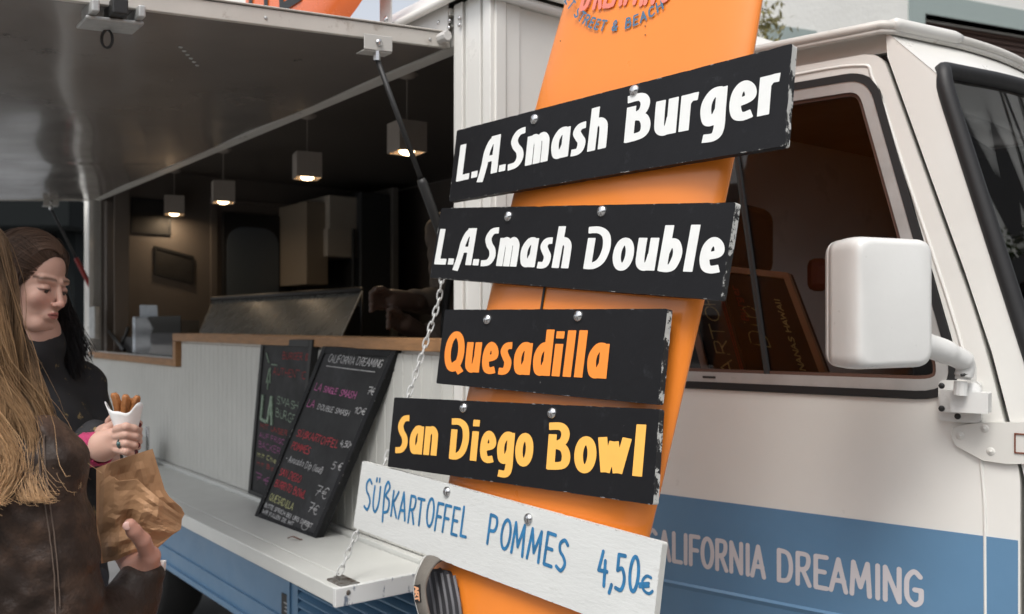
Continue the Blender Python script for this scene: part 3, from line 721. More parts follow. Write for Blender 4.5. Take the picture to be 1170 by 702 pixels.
for x0, x1 in ((d0[0] - .07, d0[0] - .03), (e1[0] - .03, e1[0]), (e1[0] - .10, e1[0] - .085)): q.box(E_, x0, x1, .001, .02, .6, d1[1] + .05)
q.box(E_, d0[0] - .07, e1[0], .001, .02, d1[1] + .052, d1[1] + .08); link('door_casing', q, in_dark, T, bevel=.003)
def E_box(mm, x0, y0, x1, y1, w0, w1):
    a = E_.uz(x0, y1, w1); b = E_.uz(x1, y0, w1); mm.box(E_, a[0], b[0], w0, w1, a[1], b[1])
q = M(); E_box(q, 376, 226, 411, 262, .01, .45); E_box(q, 374, 263.5, 411, 293, .01, .45); cb = link('wall_cabinet', q, in_cream, T, bevel=.006)
q = M(); E_box(q, 350, 232, 375, 325, .01, .40); link('cabinet_side', q, mat('int_side', (.36, .30, .23), .5), cb, bevel=.004)
q = M(); q.tube([E_.pt(*E_.uz(404, 262, .47), .47), E_.pt(*E_.uz(404, 330, .47), .47)], .012); link('rail', q, in_black, cb)
q = M(); E_box(q, 412, 222, 446, 420, .01, .5); fz = link('tall_fridge', q, mat('fridge_grey', (.06, .065, .07), .4), T, bevel=.01)
q = M(); E_box(q, 449, 215, 455, 390, .01, .52); link('fridge_edge', q, mat('int_edge', (.30, .29, .27), .5), fz)
q = M(); q.box(B, .1, 1.1, -1.799, -1.5, 1.95, 2.3); q.box(B, .1, 1.3, -1.799, -1.2, .5, 1.35); link('far_cupboard', q, in_dark, T, bevel=.006)
q = M(); q.box(B, 2.55, 3.5, -1.1, -.66, 1.36, 1.60); q.tube([B.pt(2.55, 1.612, -.66), B.pt(3.4, 1.612, -.66)], .012); link('hot_plate', q, in_black, T, bevel=.02)
q = M(); q.box(B, 3.52, 3.575, -.09, -.051, .5, 2.18); q.box(B, 3.40, 3.41, -.14, -.06, 1.35, 2.3); link('inner_post', q, in_dark, T, bevel=.004)
# latch on the rear post, and a hook
a = B.uz(105, 372, .01); q = M(); q.box(B, a[0] - .13, a[0] - .02, .0, .03, a[1] - .07, a[1] + .10)
lt = link('latch_box', q, galv, T, bevel=.006)
q = M(); q.tube([B.pt(a[0] - .09, a[1] - .13, .005), B.pt(a[0] - .09, a[1] - .16, .02), B.pt(a[0] - .06, a[1] - .18, .03), B.pt(a[0] - .03, a[1] - .15, .02)], .006, 6); link('hook', q, galv, lt)

# serving hatch
HZ = lambda w: 2.188 - .08 * w
q = M(); U0, U1, WF = .11, 3.62, 1.3
def hp(u, w, dz=0): return B.pt(u, HZ(w) + dz, w)
q.grid(lambda a, b: hp(U0 + .004 + (U1 - U0 - .008) * a, .004 + (WF - .008) * b, .003 + .0035 * sin(a * 21 + 3 * b) * sin(b * 7 + a * 5) + .003 * sin(b * 16) * (a > .6)), 120, 40)
q.grid(lambda a, b: hp(U0 + .004 + (U1 - U0 - .008) * a, .004 + (WF - .008) * b, .038), 4, 4, flip=True)
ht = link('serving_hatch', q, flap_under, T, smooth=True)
def hbar(mm, u0, u1, w0, w1, z0, z1):
    V = [hp(u, w, z) for z in (z0, z1) for w in (w0, w1) for u in (u0, u1)]
    mm.add(V, [(0, 2, 3, 1), (4, 5, 7, 6), (0, 1, 5, 4), (2, 6, 7, 3), (0, 4, 6, 2), (1, 3, 7, 5)])
q = M(); hbar(q, U0 - .012, U0, 0, WF, -.002, .034); hbar(q, U1, U1 + .012, 0, WF, -.002, .034); hbar(q, U0 - .012, U1 + .012, WF, WF + .012, -.002, .034)
hbar(q, U0 - .016, U0 + .02, -.0, WF + .016, .036, .040)
link('edge_trim', q, mat('worn_edge_paint', (.60, .57, .52), .45, var=.15, vscale=6, dirt=((.30, .25, .2), 22, .58, .75)), ht, bevel=.002)
q = M()
for w in (.06, .48, .95): q.dome(hp(U0 - .0125, w, .014), B.X * -1, .004, .002, mi=0)
for k in range(6): q.dome(hp(.35 + k * .03 + .02 * (k > 6) * k, .58 - .018 * k - (.14 if k > 6 else 0), .001), (0, 0, -1), .005, .003)
link('rivets', q, galv, ht)
# hatch latch with ring
lw = .735; q = M(); hbar(q, U0 - .03, U0 + .055, lw, lw + .014, -.022, .002); hbar(q, U0 - .03, U0 + .055, lw + .085, lw + .10, -.022, .002); hbar(q, U0 - .005, U0 + .075, lw - .004, lw + .105, -.030, -.0225)
la = link('hatch_latch', q, galv, ht, bevel=.003)
q = M(); hbar(q, U0 - .035, U0 + .03, lw + .034, lw + .064, -.022, .008); link('catch', q, in_black, la, bevel=.003)
q = M(); c0 = hp(U0 + .06, lw + .05, -.048); q.tube([c0 + np.array([.011 * cos(t), .0, .018 * sin(t)]) for t in np.linspace(0, 2 * pi, 17)[:-1]], .0028, 6, closed=True); link('ring', q, dark_metal, la)
# gas struts
def strut(u, mats2, sgn):
    q = M(); hbar(q, u - .02, u - .017, .17, .245, -.030, .006); hbar(q, u - .017, u + .02, .17, .245, -.033, -.030)
    br = link('strut_bracket', q, mat('bracket_paint', (.5, .49, .46), .45), ht, bevel=.002)
    q = M(); q.dome(hp(u - .021, .207, -.012), -B.X, .009, .006); q.tube([hp(u - .01, .207, -.030), hp(u - .01, .207, -.052)], .009, 8); link('pivot', q, bolt_m, br)
    A = hp(u - .01, .207, -.045); Z = B.pt(u, 1.66 if u < 1 else 1.68, -.01)
    q = M(); q.tube([A, A + (Z - A) * .60], .0065, 10); s1 = link('gas_strut', q, in_black, T, smooth=True)
    q = M(); q.tube([A + (Z - A) * .58, A + (Z - A) * .60, A + (Z - A) * .985, Z], [.010, .0125, .0125, .006], 12); link('strut_cylinder', q, mats2, s1, smooth=True)
strut(U0, in_black, 1); strut(U1, red_m, -1)
# hinge hardware beside the corner
q = M(); q.box(B, .085, .30, .0125, .017, 2.215, 2.30); q.tube([B.pt(.065, 2.205, .03), B.pt(.16, 2.205, .03)], .013, 10)
hg = link('hatch_hinge', q, mat('hinge_paint', (.58, .57, .55), .4), T, bevel=.002)
for pu, pz in ((472, 36), (499, 30), (511, 27), (511, 19), (500, 22), (487, 24)):
    a = B.uz(pu + 14, pz + 2, .017); q = M(); q.dome(B.pt(a[0], a[1], .0172), B.N, .0055, .004); link('bolt', q, bolt_m, hg, smooth=True)
a = B.uz(440, 22, .06); q = M(); q.box(B, a[0] - .03, a[0] + .03, .055, .06, a[1] - .035, a[1] + .25); ar = link('hatch_arm', q, mat('hinge_paint', (.58, .57, .55)), T, bevel=.006)
q = M(); q.dome(B.pt(a[0] - .005, a[1] - .003, .0605), B.N, .010, .006); link('bolt', q, bolt_m, ar, smooth=True)

# folding shelf
SZ = .893
q = M(); q.box(B, .135, 3.6, .005, .028, SZ - .02, SZ + .012); q.box(B, .135, 3.6, .0295, .236, SZ - .022, SZ); q.box(B, .135, 3.6, .2375, .30, SZ - .04, SZ + .0005)
sf = link('folding_shelf', q, shelf_m, T, bevel=.003)
q = M(); q.box(B, .12, .1345, .03, .303, SZ - .042, SZ + .002); link('shelf_end_cap', q, shelf_edge_m, sf, bevel=.002)
q = M(); q.box(B, .128, .20, .262, .285, SZ + .0008, SZ + .006); q.box(B, .128, .215, .235, .26, SZ + .0008, SZ + .004); q.dome(B.pt(.1195, SZ - .012, .27), -B.X, .006, .002); q.tube([B.pt(.17, SZ + .004, .272), B.pt(.17, SZ + .022, .272)], .004, 6)
link('chain_bracket', q, mat('corroded_zinc', (.30, .29, .27), .5, .5, var=.5, vscale=60, dirt=((.08, .05, .03), 70, .5, .6)), sf, bevel=.001)
q = M(); A = B.pt(.165, SZ + .02, .272); Z1 = B.pt(.105, 1.56, .03); Z2 = B.pt(.085, 1.70, .02)
path = [A + (Z1 - A) * t - np.array([0, 0, .035 * sin(pi * t)]) for t in np.linspace(0, 1, 40)] + [Z1 + (Z2 - Z1) * t for t in np.linspace(.03, 1, 9)]
cum = [0]
for i in range(1, len(path)): cum.append(cum[-1] + np.linalg.norm(path[i] - path[i - 1]))
def along(s):
    i = int(np.searchsorted(cum, s)); i = min(max(i, 1), len(path) - 1); t = (s - cum[i - 1]) / (cum[i] - cum[i - 1])
    return path[i - 1] + (path[i] - path[i - 1]) * t, (path[i] - path[i - 1]) / (cum[i] - cum[i - 1])
s_ = .012; k = 0
while s_ < cum[-1] - .01:
    p, t = along(s_); a = np.cross(t, [.5, .8, .1]); a /= np.linalg.norm(a); b = np.cross(t, a); ang = k % 2 * pi / 2 + .5 + .25 * sin(k * 1.7)
    n_ = cos(ang) * a + sin(ang) * b
    q.tube([p + t * (.0105 * cos(th) * (1 + .3 * abs(cos(th)))) + n_ * .0062 * (abs(sin(th)) ** .6 * (1 if sin(th) > 0 else -1)) for th in np.linspace(0, 2 * pi, 15)[:-1]], .0021, 6, closed=True)
    s_ += .0205; k += 1
link('shelf_chain', q, chain_m, T, smooth=True)

# ---- cab
GP = [tuple(K.uz(*p)) for p in ((1007, 60), (1122, 380), (1146, 476), (1166, 540))]
gx = lambda z: float(np.interp(z, [GP[3][1], GP[2][1], GP[1][1], GP[0][1]], [GP[3][0], GP[2][0], GP[1][0], GP[0][0]]))
ztop = 2.062
door_out = [(-.17, .42), (GP[3][0], .42), GP[3], GP[2], GP[1], (gx(ztop), ztop), (-.17, ztop)]
door_p = rpoly(door_out, [0, 0, .03, .03, .1, .035, .02])
win = rpoly([(-.12, 1.352), (.668, 1.352), (.488, 2.028), (-.12, 2.028)], [.05, .10, .06, .05], 8)
q = M(); q.prism(K, door_p, -.035, 0, holes=[win]); door = link('cab_door', q, cream, T, bevel=.004)
# pressed frame around the window: raised outer band on the door
band_o = rpoly([(-.15, .43), (GP[3][0] - .045, .43), (GP[3][0] - .045, GP[3][1] - .02), (gx(1.30) - .052, 1.30), (gx(1.45) - .045, 1.45), (gx(2.02) - .03, 2.035), (-.15, 2.035)], [0, 0, .05, .05, .1, .04, .0])
q = M(); o2 = offset_poly(band_o, -.004)
def ridge(mm, path, r, fr, w, closed=False):
    mm.tube([fr.pt(p[0], p[1], w) for p in path], r, 8, closed=closed)
ridge(q, catmull([(gx(.9) - .06, .43), (gx(1.0) - .06, 1.0), (gx(1.22) - .066, 1.22), (gx(1.45) - .042, 1.45), (gx(1.8) - .036, 1.8), (gx(2.0) - .034, 2.0), (gx(2.02) - .07, 2.043), (.2, 2.043), (-.15, 2.043)], 8), .0035, K, -.0005)
link('pressed_ridge', q, cream, door, smooth=True)
# window
wf = M(); w1 = offset_poly(win, -.001); w2 = offset_poly(win, -.017); w3 = offset_poly(win, -.040); w4 = offset_poly(win, -.047)
wf.prism(K, w1, -.02, .005, holes=[w2]); sealo = link('window_seal', wf, rubber, door, bevel=.003)
wn_ = M(); wn_.prism(K, offset_poly(win, -.0172), -.02, .0035, holes=[w3]); wno = link('window_frame', wn_, alu, door, bevel=.002)
q = M(); q.prism(K, w3, -.02, -.002, holes=[w4]); link('inner_channel', q, mat('channel', (.10, .05, .035), .5), wno)
q = M(); a = K.uz(812, 431, .004); q.box(K, a[0] - .02, a[0] + .012, .0036, .005, a[1] - .003, a[1] + .002); link('drain_slot', q, in_black, wno)
q = M(); q.prism(K, w4, -.012, -.008); link('window_glass', q, cab_glass, door)
q = M(); A1 = K.uz(843, 190, -.0); A2 = K.uz(876, 428, -.0)
q.tube([K.pt(A1[0] - .02, 1.99, -.004), K.pt(A2[0], 1.39, -.004)], .007, 8); link('sliding_pane_rail', q, dark_metal, wno)
# painted stripe (door and lower corner)
zs = 1.0955
st_p = [(-.168, .425), (GP[3][0] - .004, .425), (gx(zs) - .004 if zs > GP[3][1] else GP[3][0] - .004, zs), (-.168, zs)]
q = M(); q.prism(K, [(-.168, .893), (GP[3][0] - .004, .893), (GP[3][0] - .004, zs), (-.168, zs)], .0003, .0016)
q.prism(K, [(-.168, .43), (GP[3][0] - .004, .43), (GP[3][0] - .004, .878), (-.168, .878)], .0003, .0036)
q.add([K.pt(-.168, .893, .0016), K.pt(GP[3][0] - .004, .893, .0016), K.pt(GP[3][0] - .004, .888, .0075), K.pt(-.168, .888, .0075), K.pt(-.168, .878, .0036), K.pt(GP[3][0] - .004, .878, .0036)], [(0, 1, 2, 3), (3, 2, 5, 4)])
strp = link('blue_stripe', q, blue, door)
q = M()
a = K.uz(741, 636, .002); b = K.uz(875, 660, .002); cc = K.uz(888, 663, .002); dd = K.uz(1056, 692, .002)
zb = .940
text(q, 'CALIFORNIA', CP, K, (-.050, zb), (b[0], zb), .066, .0022, r=.075, cell=.03, track=.06)
text(q, 'DREAMING', CP, K, (cc[0], zb), (dd[0], zb), .066, .0022, r=.075, cell=.03, track=.06)
link('lettering', q, pale_let, strp)
# fixed shell around the door
edge = lambda z: .607 - (z - 2.0) * .95 if z > 2.0 else (.607 + (2.0 - z) * .287 if z > 1.15 else .607 + .85 * .287)
zz_ = [2.10, 2.05, 2.0, 1.8, 1.6, 1.45, 1.3, 1.208, 1.1, .9, .42]
gp_ = lambda z: (min(gx(z), edge(z) - .02) if z > GP[3][1] else GP[3][0]) + .0085
q = M(); outer = [(gp_(min(z, 2.06)), z) for z in zz_] + [(edge(z) + (.0), z) for z in reversed(zz_)]
q.prism(K, outer, -.03, -.001)
q.box(K, -.25, gp_(2.06) - .0005, -.06, -.028, 2.066, 2.112)
q.box(K, -.24, -.178, -.035, -.002, .42, 2.10)
link('cab_pillar', q, cream, T, bevel=.004)
q = M(); q.prism(K, [(-.2, .4)] + [(gp_(z) + .02, z) for z in (.42, 1.2, 1.35, 1.6, 2.06)] + [(-.2, 2.09)], -.06, -.040, holes=[offset_poly(win, .01)])
link('door_gap', q, rubber, T)
# front surface
def fcurve(s):
    pts = [(.607, 0), (.650, -.10), (.700, -.22), (.745, -.38), (.775, -.58), (.785, -.80), (.775, -1.02), (.74, -1.24), (.69, -1.40), (.607, -1.58)]
    cp_ = fcurve.c; t = min(max(s, 0), 1) * (len(cp_) - 1); i = min(int(t), len(cp_) - 2); return cp_[i] + (cp_[i + 1] - cp_[i]) * (t - i)
fcurve.c = catmull([(.607, 0), (.650, -.10), (.700, -.22), (.745, -.38), (.775, -.58), (.785, -.80), (.775, -1.02), (.74, -1.24), (.69, -1.40), (.607, -1.58)], 8)
def fs(s, z, off=0):
    p = fcurve(s); p2 = fcurve(min(s + .01, 1)); p1 = fcurve(max(s - .01, 0)); t = (p2 - p1) / np.linalg.norm(p2 - p1); n_ = np.array([-t[1], t[0]])
    r_ = -(z - 2.0) * .95 if z > 2.0 else ((2.0 - z) * .287 if z > 1.15 else .85 * .287)
    return K.pt(p[0] + r_ + n_[0] * off, z, p[1] + n_[1] * off)
wo_ = rpoly([(.022, 1.24), (.978, 1.24), (.955, 2.012), (.012, 2.012)], [(.03), .03, .03, .03], 8)
# windscreen aperture outline: s is a fraction of the front curve, corners rounded in metres
L_ = 1.85
wo_ = [(x / L_, y) for x, y in rpoly([(.028, 1.22), (1.80, 1.22), (1.80, 2.012), (.028, 2.012)], .07, 8)]
def dens(loop, n_):
    out = []
    for i in range(len(loop)):
        a_, b_ = loop[i], loop[(i + 1) % len(loop)]; k_ = max(1, int((a_ - b_).length / n_))
        for j in range(k_): out.append(a_ + (b_ - a_) * (j / k_))
    return out
q = M(); nS, nZ = 150, 130; inner = offset_poly([(a_ * L_, b_) for a_, b_ in wo_], -.006); IP = np.array(inner)
def inside(x, y):
    x1, y1 = IP[:, 0], IP[:, 1]; x2, y2 = np.roll(x1, -1), np.roll(y1, -1)
    return (((y1 > y) != (y2 > y)) & (x < (x2 - x1) * (y - y1) / (y2 - y1 + 1e-12) + x1)).sum() % 2 == 1
zg = np.concatenate([np.linspace(.42, 1.149, 30), np.linspace(1.15, 2.10, nZ - 29)])
q.v = [tuple(fs(i / nS, z)) for z in zg for i in range(nS + 1)]
for j in range(nZ):
    for i in range(nS):
        if not inside((i + .5) / nS * L_, (zg[j] + zg[j + 1]) / 2):
            a_ = j * (nS + 1) + i; q.f.append((a_, a_ + 1, a_ + nS + 2, a_ + nS + 1)); q.mi.append(0)
link('cab_front', q, cream, T, smooth=True)
wlp = dens([Vector((a_, b_, 0)) for a_, b_ in wo_], .02)
q = M(); q.tube([fs(p.x, p.y, .002) for p in wlp], .0165, 12, closed=True); ws = link('windscreen_seal', q, rubber, T, smooth=True)
q = M(); q.grid(lambda a_, b_: fs(.014 + .962 * a_, 1.225 + .78 * b_, -.006), 60, 4); link('windscreen', q, wind_glass, ws, smooth=True)
# roof with rain gutter
rim = [K.pt(-.26 + (.505 + .26) * i / 12, 2.112, .012) for i in range(13)] + [fs(s, 2.10, .012) + np.array([0, 0, .010]) for s in np.linspace(.01, 1, 50)] + [K.pt(.55 - i * .08, 2.118, -1.60) for i in range(11)]
q = M(); ctr = K.pt(.1, 2.165, -.8)
for k in range(6):
    pass
n_ = len(rim); vs = []; fsx = []
for k in range(7):
    t = k / 6
    for p in rim: vs.append(p + (ctr - p) * t * .96 + np.array([0, 0, .055 * math.sin(min(1, t * 2.2) * pi / 2) * 1.0 - (p[2] - 2.118) * t]))
for k in range(6):
    for i in range(n_ - 1): fsx.append((k * n_ + i, k * n_ + i + 1, (k + 1) * n_ + i + 1, (k + 1) * n_ + i))
q.add(vs, fsx); rf = link('cab_roof', q, cream, T, smooth=True)
q = M(); q.tube(rim, .0105, 10); q.tube([p + np.array([0, 0, -.012]) - .0 * p for p in rim], .006, 8); link('rain_gutter', q, mat('gutter_paint', (.62, .60, .56), .4, var=.15, vscale=8, dirt=((.33, .29, .25), 25, .6, .75)), rf, smooth=True)
q = M(); q.tube([fs(s, 2.10, .012) + np.array([0, 0, .012]) for s in np.linspace(.0, .20, 14)], [.011] + [.0145] * 12 + [.011], 10); link('gutter_sleeve', q, mat('sleeve_paint', (.66, .65, .62), .4), rf, smooth=True)
# cab interior
q = M(); q.box(K, -.25, .9, -1.56, -1.52, .5, 2.1); q.box(K, -.26, -.22, -1.5, -.05, .5, 2.1); q.box(K, -.2, .42, -1.5, -.065, 2.07, 2.085); q.box(K, -.25, 1.0, -1.5, -.07, .4, .9)
q.box(K, .70, .86, -1.45, -.12, .9, 1.28); link('cab_lining', q, cabin, T)
q = M(); q.box(K, -.1, .0, -.75, -.25, .9, 1.62); q.box(K, .0, .4, -.75, -.25, .9, 1.05); q.box(K, -.06, .02, -.62, -.38, 1.64, 1.84); link('seat', q, mat('seat_cloth', (.03, .02, .018), .85), T, bevel=.04, seg=4)
q = M(); cst = K.pt(.62, 1.32, -.5); q.tube([cst + np.array([.0, .0, 0]) + .18 * (cos(t) * K.N + sin(t) * np.array([-.35, .28, .89])) for t in np.linspace(0, 2 * pi, 33)[:-1]], .012, 8, closed=True); link('steering_wheel', q, in_black, T, smooth=True)
q = M(); q.box(K, -.219, -.20, -1.2, -.55, .95, 1.85); q.box(K, -.199, -.195, -1.12, -.63, 1.0, 1.28); q.box(K, -.199, -.195, -1.12, -.63, 1.36, 1.78); link('bulkhead_door', q, mat('bulkhead', (.06, .042, .035), .6), T, bevel=.006)
q = M(); a = W(935, 312, 2.5); q.box(Frame(a, (1, 0, 0), (0, 0, 1), (0, -1, 0)), -.03, .03, -.02, .02, -.05, .04); link('warning_bag', q, mat('dim_red', (.12, .015, .012), .6), T, bevel=.02)
# door hinge strap
hpx = [(1087, 499), (1089, 489), (1104, 485), (1120, 483), (1190, 483), (1190, 530), (1150, 530), (1123, 526), (1092, 509)]
q = M(); q.prism(K, [tuple(K.uz(x, y, .008)) for x, y in hpx], .001, .009); hs = link('door_hinge', q, mat('hinge_cream', (.66, .65, .61), .4, var=.06, coat=.2), T, bevel=.003)
for x, y in ((1097, 498), (1125, 490), (1132, 516)):
    a = K.uz(x, y, .009); q = M(); q.dome(K.pt(a[0], a[1], .0092), K.N, .0078, .0022); q.dome(K.pt(a[0], a[1], .0105), K.N, .0038, .0035, 6); link('screw', q, mat('hinge_cream', (.66, .65, .61)), hs, smooth=True)
q = M(); a = K.uz(1159, 518, .009); b = K.uz(1176, 496, .009)
for u0, u1, z0, z1 in ((a[0], b[0], a[1], a[1] + .0025), (a[0], b[0], b[1] - .0025, b[1]), (a[0], a[0] + .0025, a[1] + .0026, b[1] - .0026)): q.box(K, u0, u1, .0091, .0112, z0, z1)
link('rust_edge', q, mat('rust', (.16, .045, .02), .8), hs)
# wing mirror
mY = 1.66; MFr = Frame(W(1003, 347, mY), (.975, .222, 0), (0, 0, 1), (.222, -.975, 0))
q = M()
hw_, hh = .080, .118
def mir(a, b, ww):
    return MFr.pt(a, b, ww)
sect = [(-.055, .86), (-.05, .93), (-.04, .97), (-.036, .975), (-.0355, .965), (-.034, .965), (-.0335, .98), (-.02, .985), (.0, 1.0), (.022, .998), (.034, .985), (.043, .955), (.049, .915), (.0525, .86), (.0535, .80)]
base = rpoly([(-hw_, -hh), (hw_, -hh * .97), (hw_ * 1.0, hh * .97), (-hw_, hh)], .026, 7)
nb = len(base); vs = []; fq = []
for w, s in sect:
    for x, y in base: vs.append(mir(x - np.sign(x) * (1 - s) * .075, y - np.sign(y) * (1 - s) * .075, w))
for k in range(len(sect) - 1):
    for i in range(nb): fq.append((k * nb + i, k * nb + (i + 1) % nb, (k + 1) * nb + (i + 1) % nb, (k + 1) * nb + i))
fq.append(tuple(range(nb))[::-1]); fq.append(tuple((len(sect) - 1) * nb + i for i in range(nb)))
q.add(vs, fq)
mr = link('wing_mirror', q, mat('mirror_shell', (.69, .69, .67), .33, var=.05, vscale=12, coat=.2, bump=.03, bscale=60, dirt=((.45, .36, .26), 40, .74, .80)), T, smooth=True)
q = M(); q.prism(MFr, rpoly([(-.058, -.095), (.058, -.095), (.058, .095), (-.058, .095)], .02), -.0575, -.0555); link('mirror_glass', q, mat('mirror', (.9, .9, .9), .02, 1), mr)
q = M(); q.tube(catmull([W(1034, 391, 1.665), W(1062, 396, 1.68), W(1086, 405, 1.70), W(1103, 415, 1.715), W(1101, 430, 1.72)], 6), [.0245] * 6 + [.0225] * 6 + [.020] * 6 + [.0165] * 7, 16)
link('mirror_arm', q, mat('mirror_shell', (.69, .69, .67)), mr, smooth=True)
def kq(mm, x0, y0, x1, y1, w0, w1, r=.006):
    a = K.uz(x0, y1, w1); b = K.uz(x1, y0, w1); mm.prism(K, rpoly([(a[0], a[1]), (b[0], a[1]), (b[0], b[1]), (a[0], b[1])], r, 4), w0, w1)
q = M(); kq(q, 1072, 436, 1121, 481, .0008, .012, .012); kq(q, 1074, 447, 1118, 471, .013, .03, .008); kq(q, 1086, 449, 1129, 471, .031, .062, .004)
mb = link('mirror_base', q, mat('mirror_shell', (.69, .69, .67)), T, bevel=.003)
q = M(); a = K.uz(1111, 449, .045); q.dome(K.pt(a[0], a[1], .045), (0, 0, 1), .017, .02); q.tube([W(1097, 452, 1.725), W(1098, 436, 1.725)], .012, 12); q.tube([W(1100, 434, 1.722), W(1101, 426, 1.722)], .0135, 12)
kq(q, 1108, 419, 1115, 440, .030, .035, .001)
link('pivot', q, mat('mirror_shell', (.69, .69, .67)), mb, smooth=False)
q = M(); a = K.uz(1094, 476, .013); q.dome(K.pt(a[0], a[1], .0122), K.N, .006, .003); 
for x, y in ((1076, 441), (1076, 467)): a = K.uz(x, y, .03); q.dome(K.pt(a[0], a[1], .031), K.N, .006, .004)
a = K.uz(1101, 431, .05); q.tube([W(1098, 429, 1.706), W(1108, 427, 1.706)], .003, 6)
link('screw', q, in_black, mb)
# wheels under the truck
for (fr, u) in ((B, 3.0), (K, .25)):
    q = M(); c0 = fr.pt(u, .33, -.2)
    for r0, r1, w0, w1 in ((.33, .33, -.1, .1),):
        prof = [(.18, -.1), (.30, -.11), (.33, -.08), (.33, .08), (.30, .11), (.18, .1)]
        vs = []; n = 28
        for rr, ww in prof:
            for i in range(n): th = 2 * pi * i / n; vs.append(c0 + rr * cos(th) * fr.X + rr * sin(th) * fr.Z + ww * fr.N)
        q.add(vs, [(k * n + i, k * n + (i + 1) % n, ((k + 1) % 6) * n + (i + 1) % n, ((k + 1) % 6) * n + i) for k in range(6) for i in range(n)])
    wh = link('wheel', q, tyre_m, T, smooth=True)
    q = M(); q.dome(c0 + .05 * fr.N, fr.N, .185, .03, 24); link('rim', q, galv, wh, smooth=True)

# ================================================================== THINGS ON AND IN THE TRUCK
# roof surfboard above the hatch
rb = thing('roof_surfboard', 'orange tipped white surfboard with black lettering above the open hatch', 'surfboard', B.pt(1.3, 2.33, .06))
q = M(); 
def rbp(a, b, side):
    u = .19 + 2.4 * a; hw = .21 * min(1, (1 - (2 * a - 1) ** 4) ** .6 * 1.1 + .0); t = b * 2 - 1
    return B.pt(u, 2.475 + hw * t, .12 + side * .035 * (1 - abs(t) ** 3) * min(1, a * 12, (1 - a) * 12))
q.grid(lambda a, b: rbp(a, b, 1), 60, 14); q.grid(lambda a, b: rbp(a, b, -1), 60, 14, flip=True)
for i in range(len(q.f)):
    ctr = np.mean([q.v[k] for k in q.f[i]], 0); uu = (ctr - B.O) @ B.X
    q.mi[i] = 0 if uu < 1.02 + .25 * (ctr[2] - 2.5) else 1
link('board', q, [mat('bright_orange', (.85, .16, .02), .25, coat=.5, var=.06), orange_w], rb, smooth=True)
q = M(); text(q, 'ITE', CP, B, (1.02, 2.43), (.60, 2.43), .20, .158, r=.07, cell=.03, up=(0.0, 1)); link('lettering', q, in_black, rb)

# pendant lamps
for i, (px, py, dz) in enumerate(((465, 158, 0), (351, 190, 0), (255, 220, 0), (199, 235, 0))):
    w = -.4; a = B.uz(px, py, w); c0 = B.pt(a[0], a[1], w)
    lab = ['largest white cube pendant lamp, nearest the corner post', 'white cube pendant lamp above the slanted glass guard', 'white cube pendant lamp above the rear door', 'white cube pendant lamp nearest the rear post, furthest from the surfboard'][i]
    t = thing('pendant_lamp', lab, 'lamp', c0 + [0, 0, -.052], 'cube pendant lamps in the truck')
    s = .052; LF = Frame(c0, (.92, .39, 0) if i else (.85, .53, 0), (0, 0, 1), (.39, -.92, 0) if i else (.53, -.85, 0))
    q = M(); 
    for u0, u1, w0, w1 in ((-s, s, -s, -s + .004), (-s, s, s - .004, s), (-s, -s + .004, -s + .0041, s - .0041), (s - .004, s, -s + .0041, s - .0041)): q.box(LF, u0, u1, w0, w1, -s, s)
    q.box(LF, -s + .004, s - .004, -s + .004, s - .004, s - .004, s); link('lamp_shade', q, lampshade_m, t)
    q = M(); q.tube([c0 + [0, 0, s], c0 + [0, 0, 2.39 - c0[2]]], .0025, 6); q.dome(c0 + [0, 0, 2.398 - c0[2]], (0, 0, -1), .05, .04); link('cable', q, lampshade_m, t)
    q = M(); q.dome(c0 + [0, 0, -s + .006], (0, 0, -1), .028, .014, 16); link('bulb', q, lamp_glow, t, smooth=True)
    ld = bpy.data.lights.new('lamp_light', 'AREA'); ld.shape = 'DISK'; ld.size = .05; ld.energy = .8; ld.color = (1, .74, .48)
    lo = bpy.data.objects.new('lamp_light', ld); sc.collection.objects.link(lo); lo.parent = t; lo.location = (0, 0, -.006)

# framed pictures on the rear wall
for (x0, y0, x1, y1, lab, tilt) in ((150, 229, 196, 266, 'upper dark framed picture on the rear wall of the truck', 0), (177, 283, 222, 324, 'lower tilted dark framed picture on the rear wall of the truck', .05)):
    a = E_.uz(x0, y1, .02); b = E_.uz(x1, y0, .02)
    t = thing('wall_picture', lab, 'picture', E_.pt((a[0] + b[0]) / 2, a[1], .0))
    q = M(); P = [(a[0], a[1] + tilt), (b[0], a[1]), (b[0], b[1] - tilt), (a[0], b[1])]; q.prism(E_, P, .002, .014, holes=[offset_poly(P, -.02)]); link('frame', q, frame_dk, t)
    q = M(); q.prism(E_, offset_poly(P, -.0205), .002, .010); link('print', q, mat('dark_print', (.028, .026, .025), .6, var=.5, vscale=14), t)

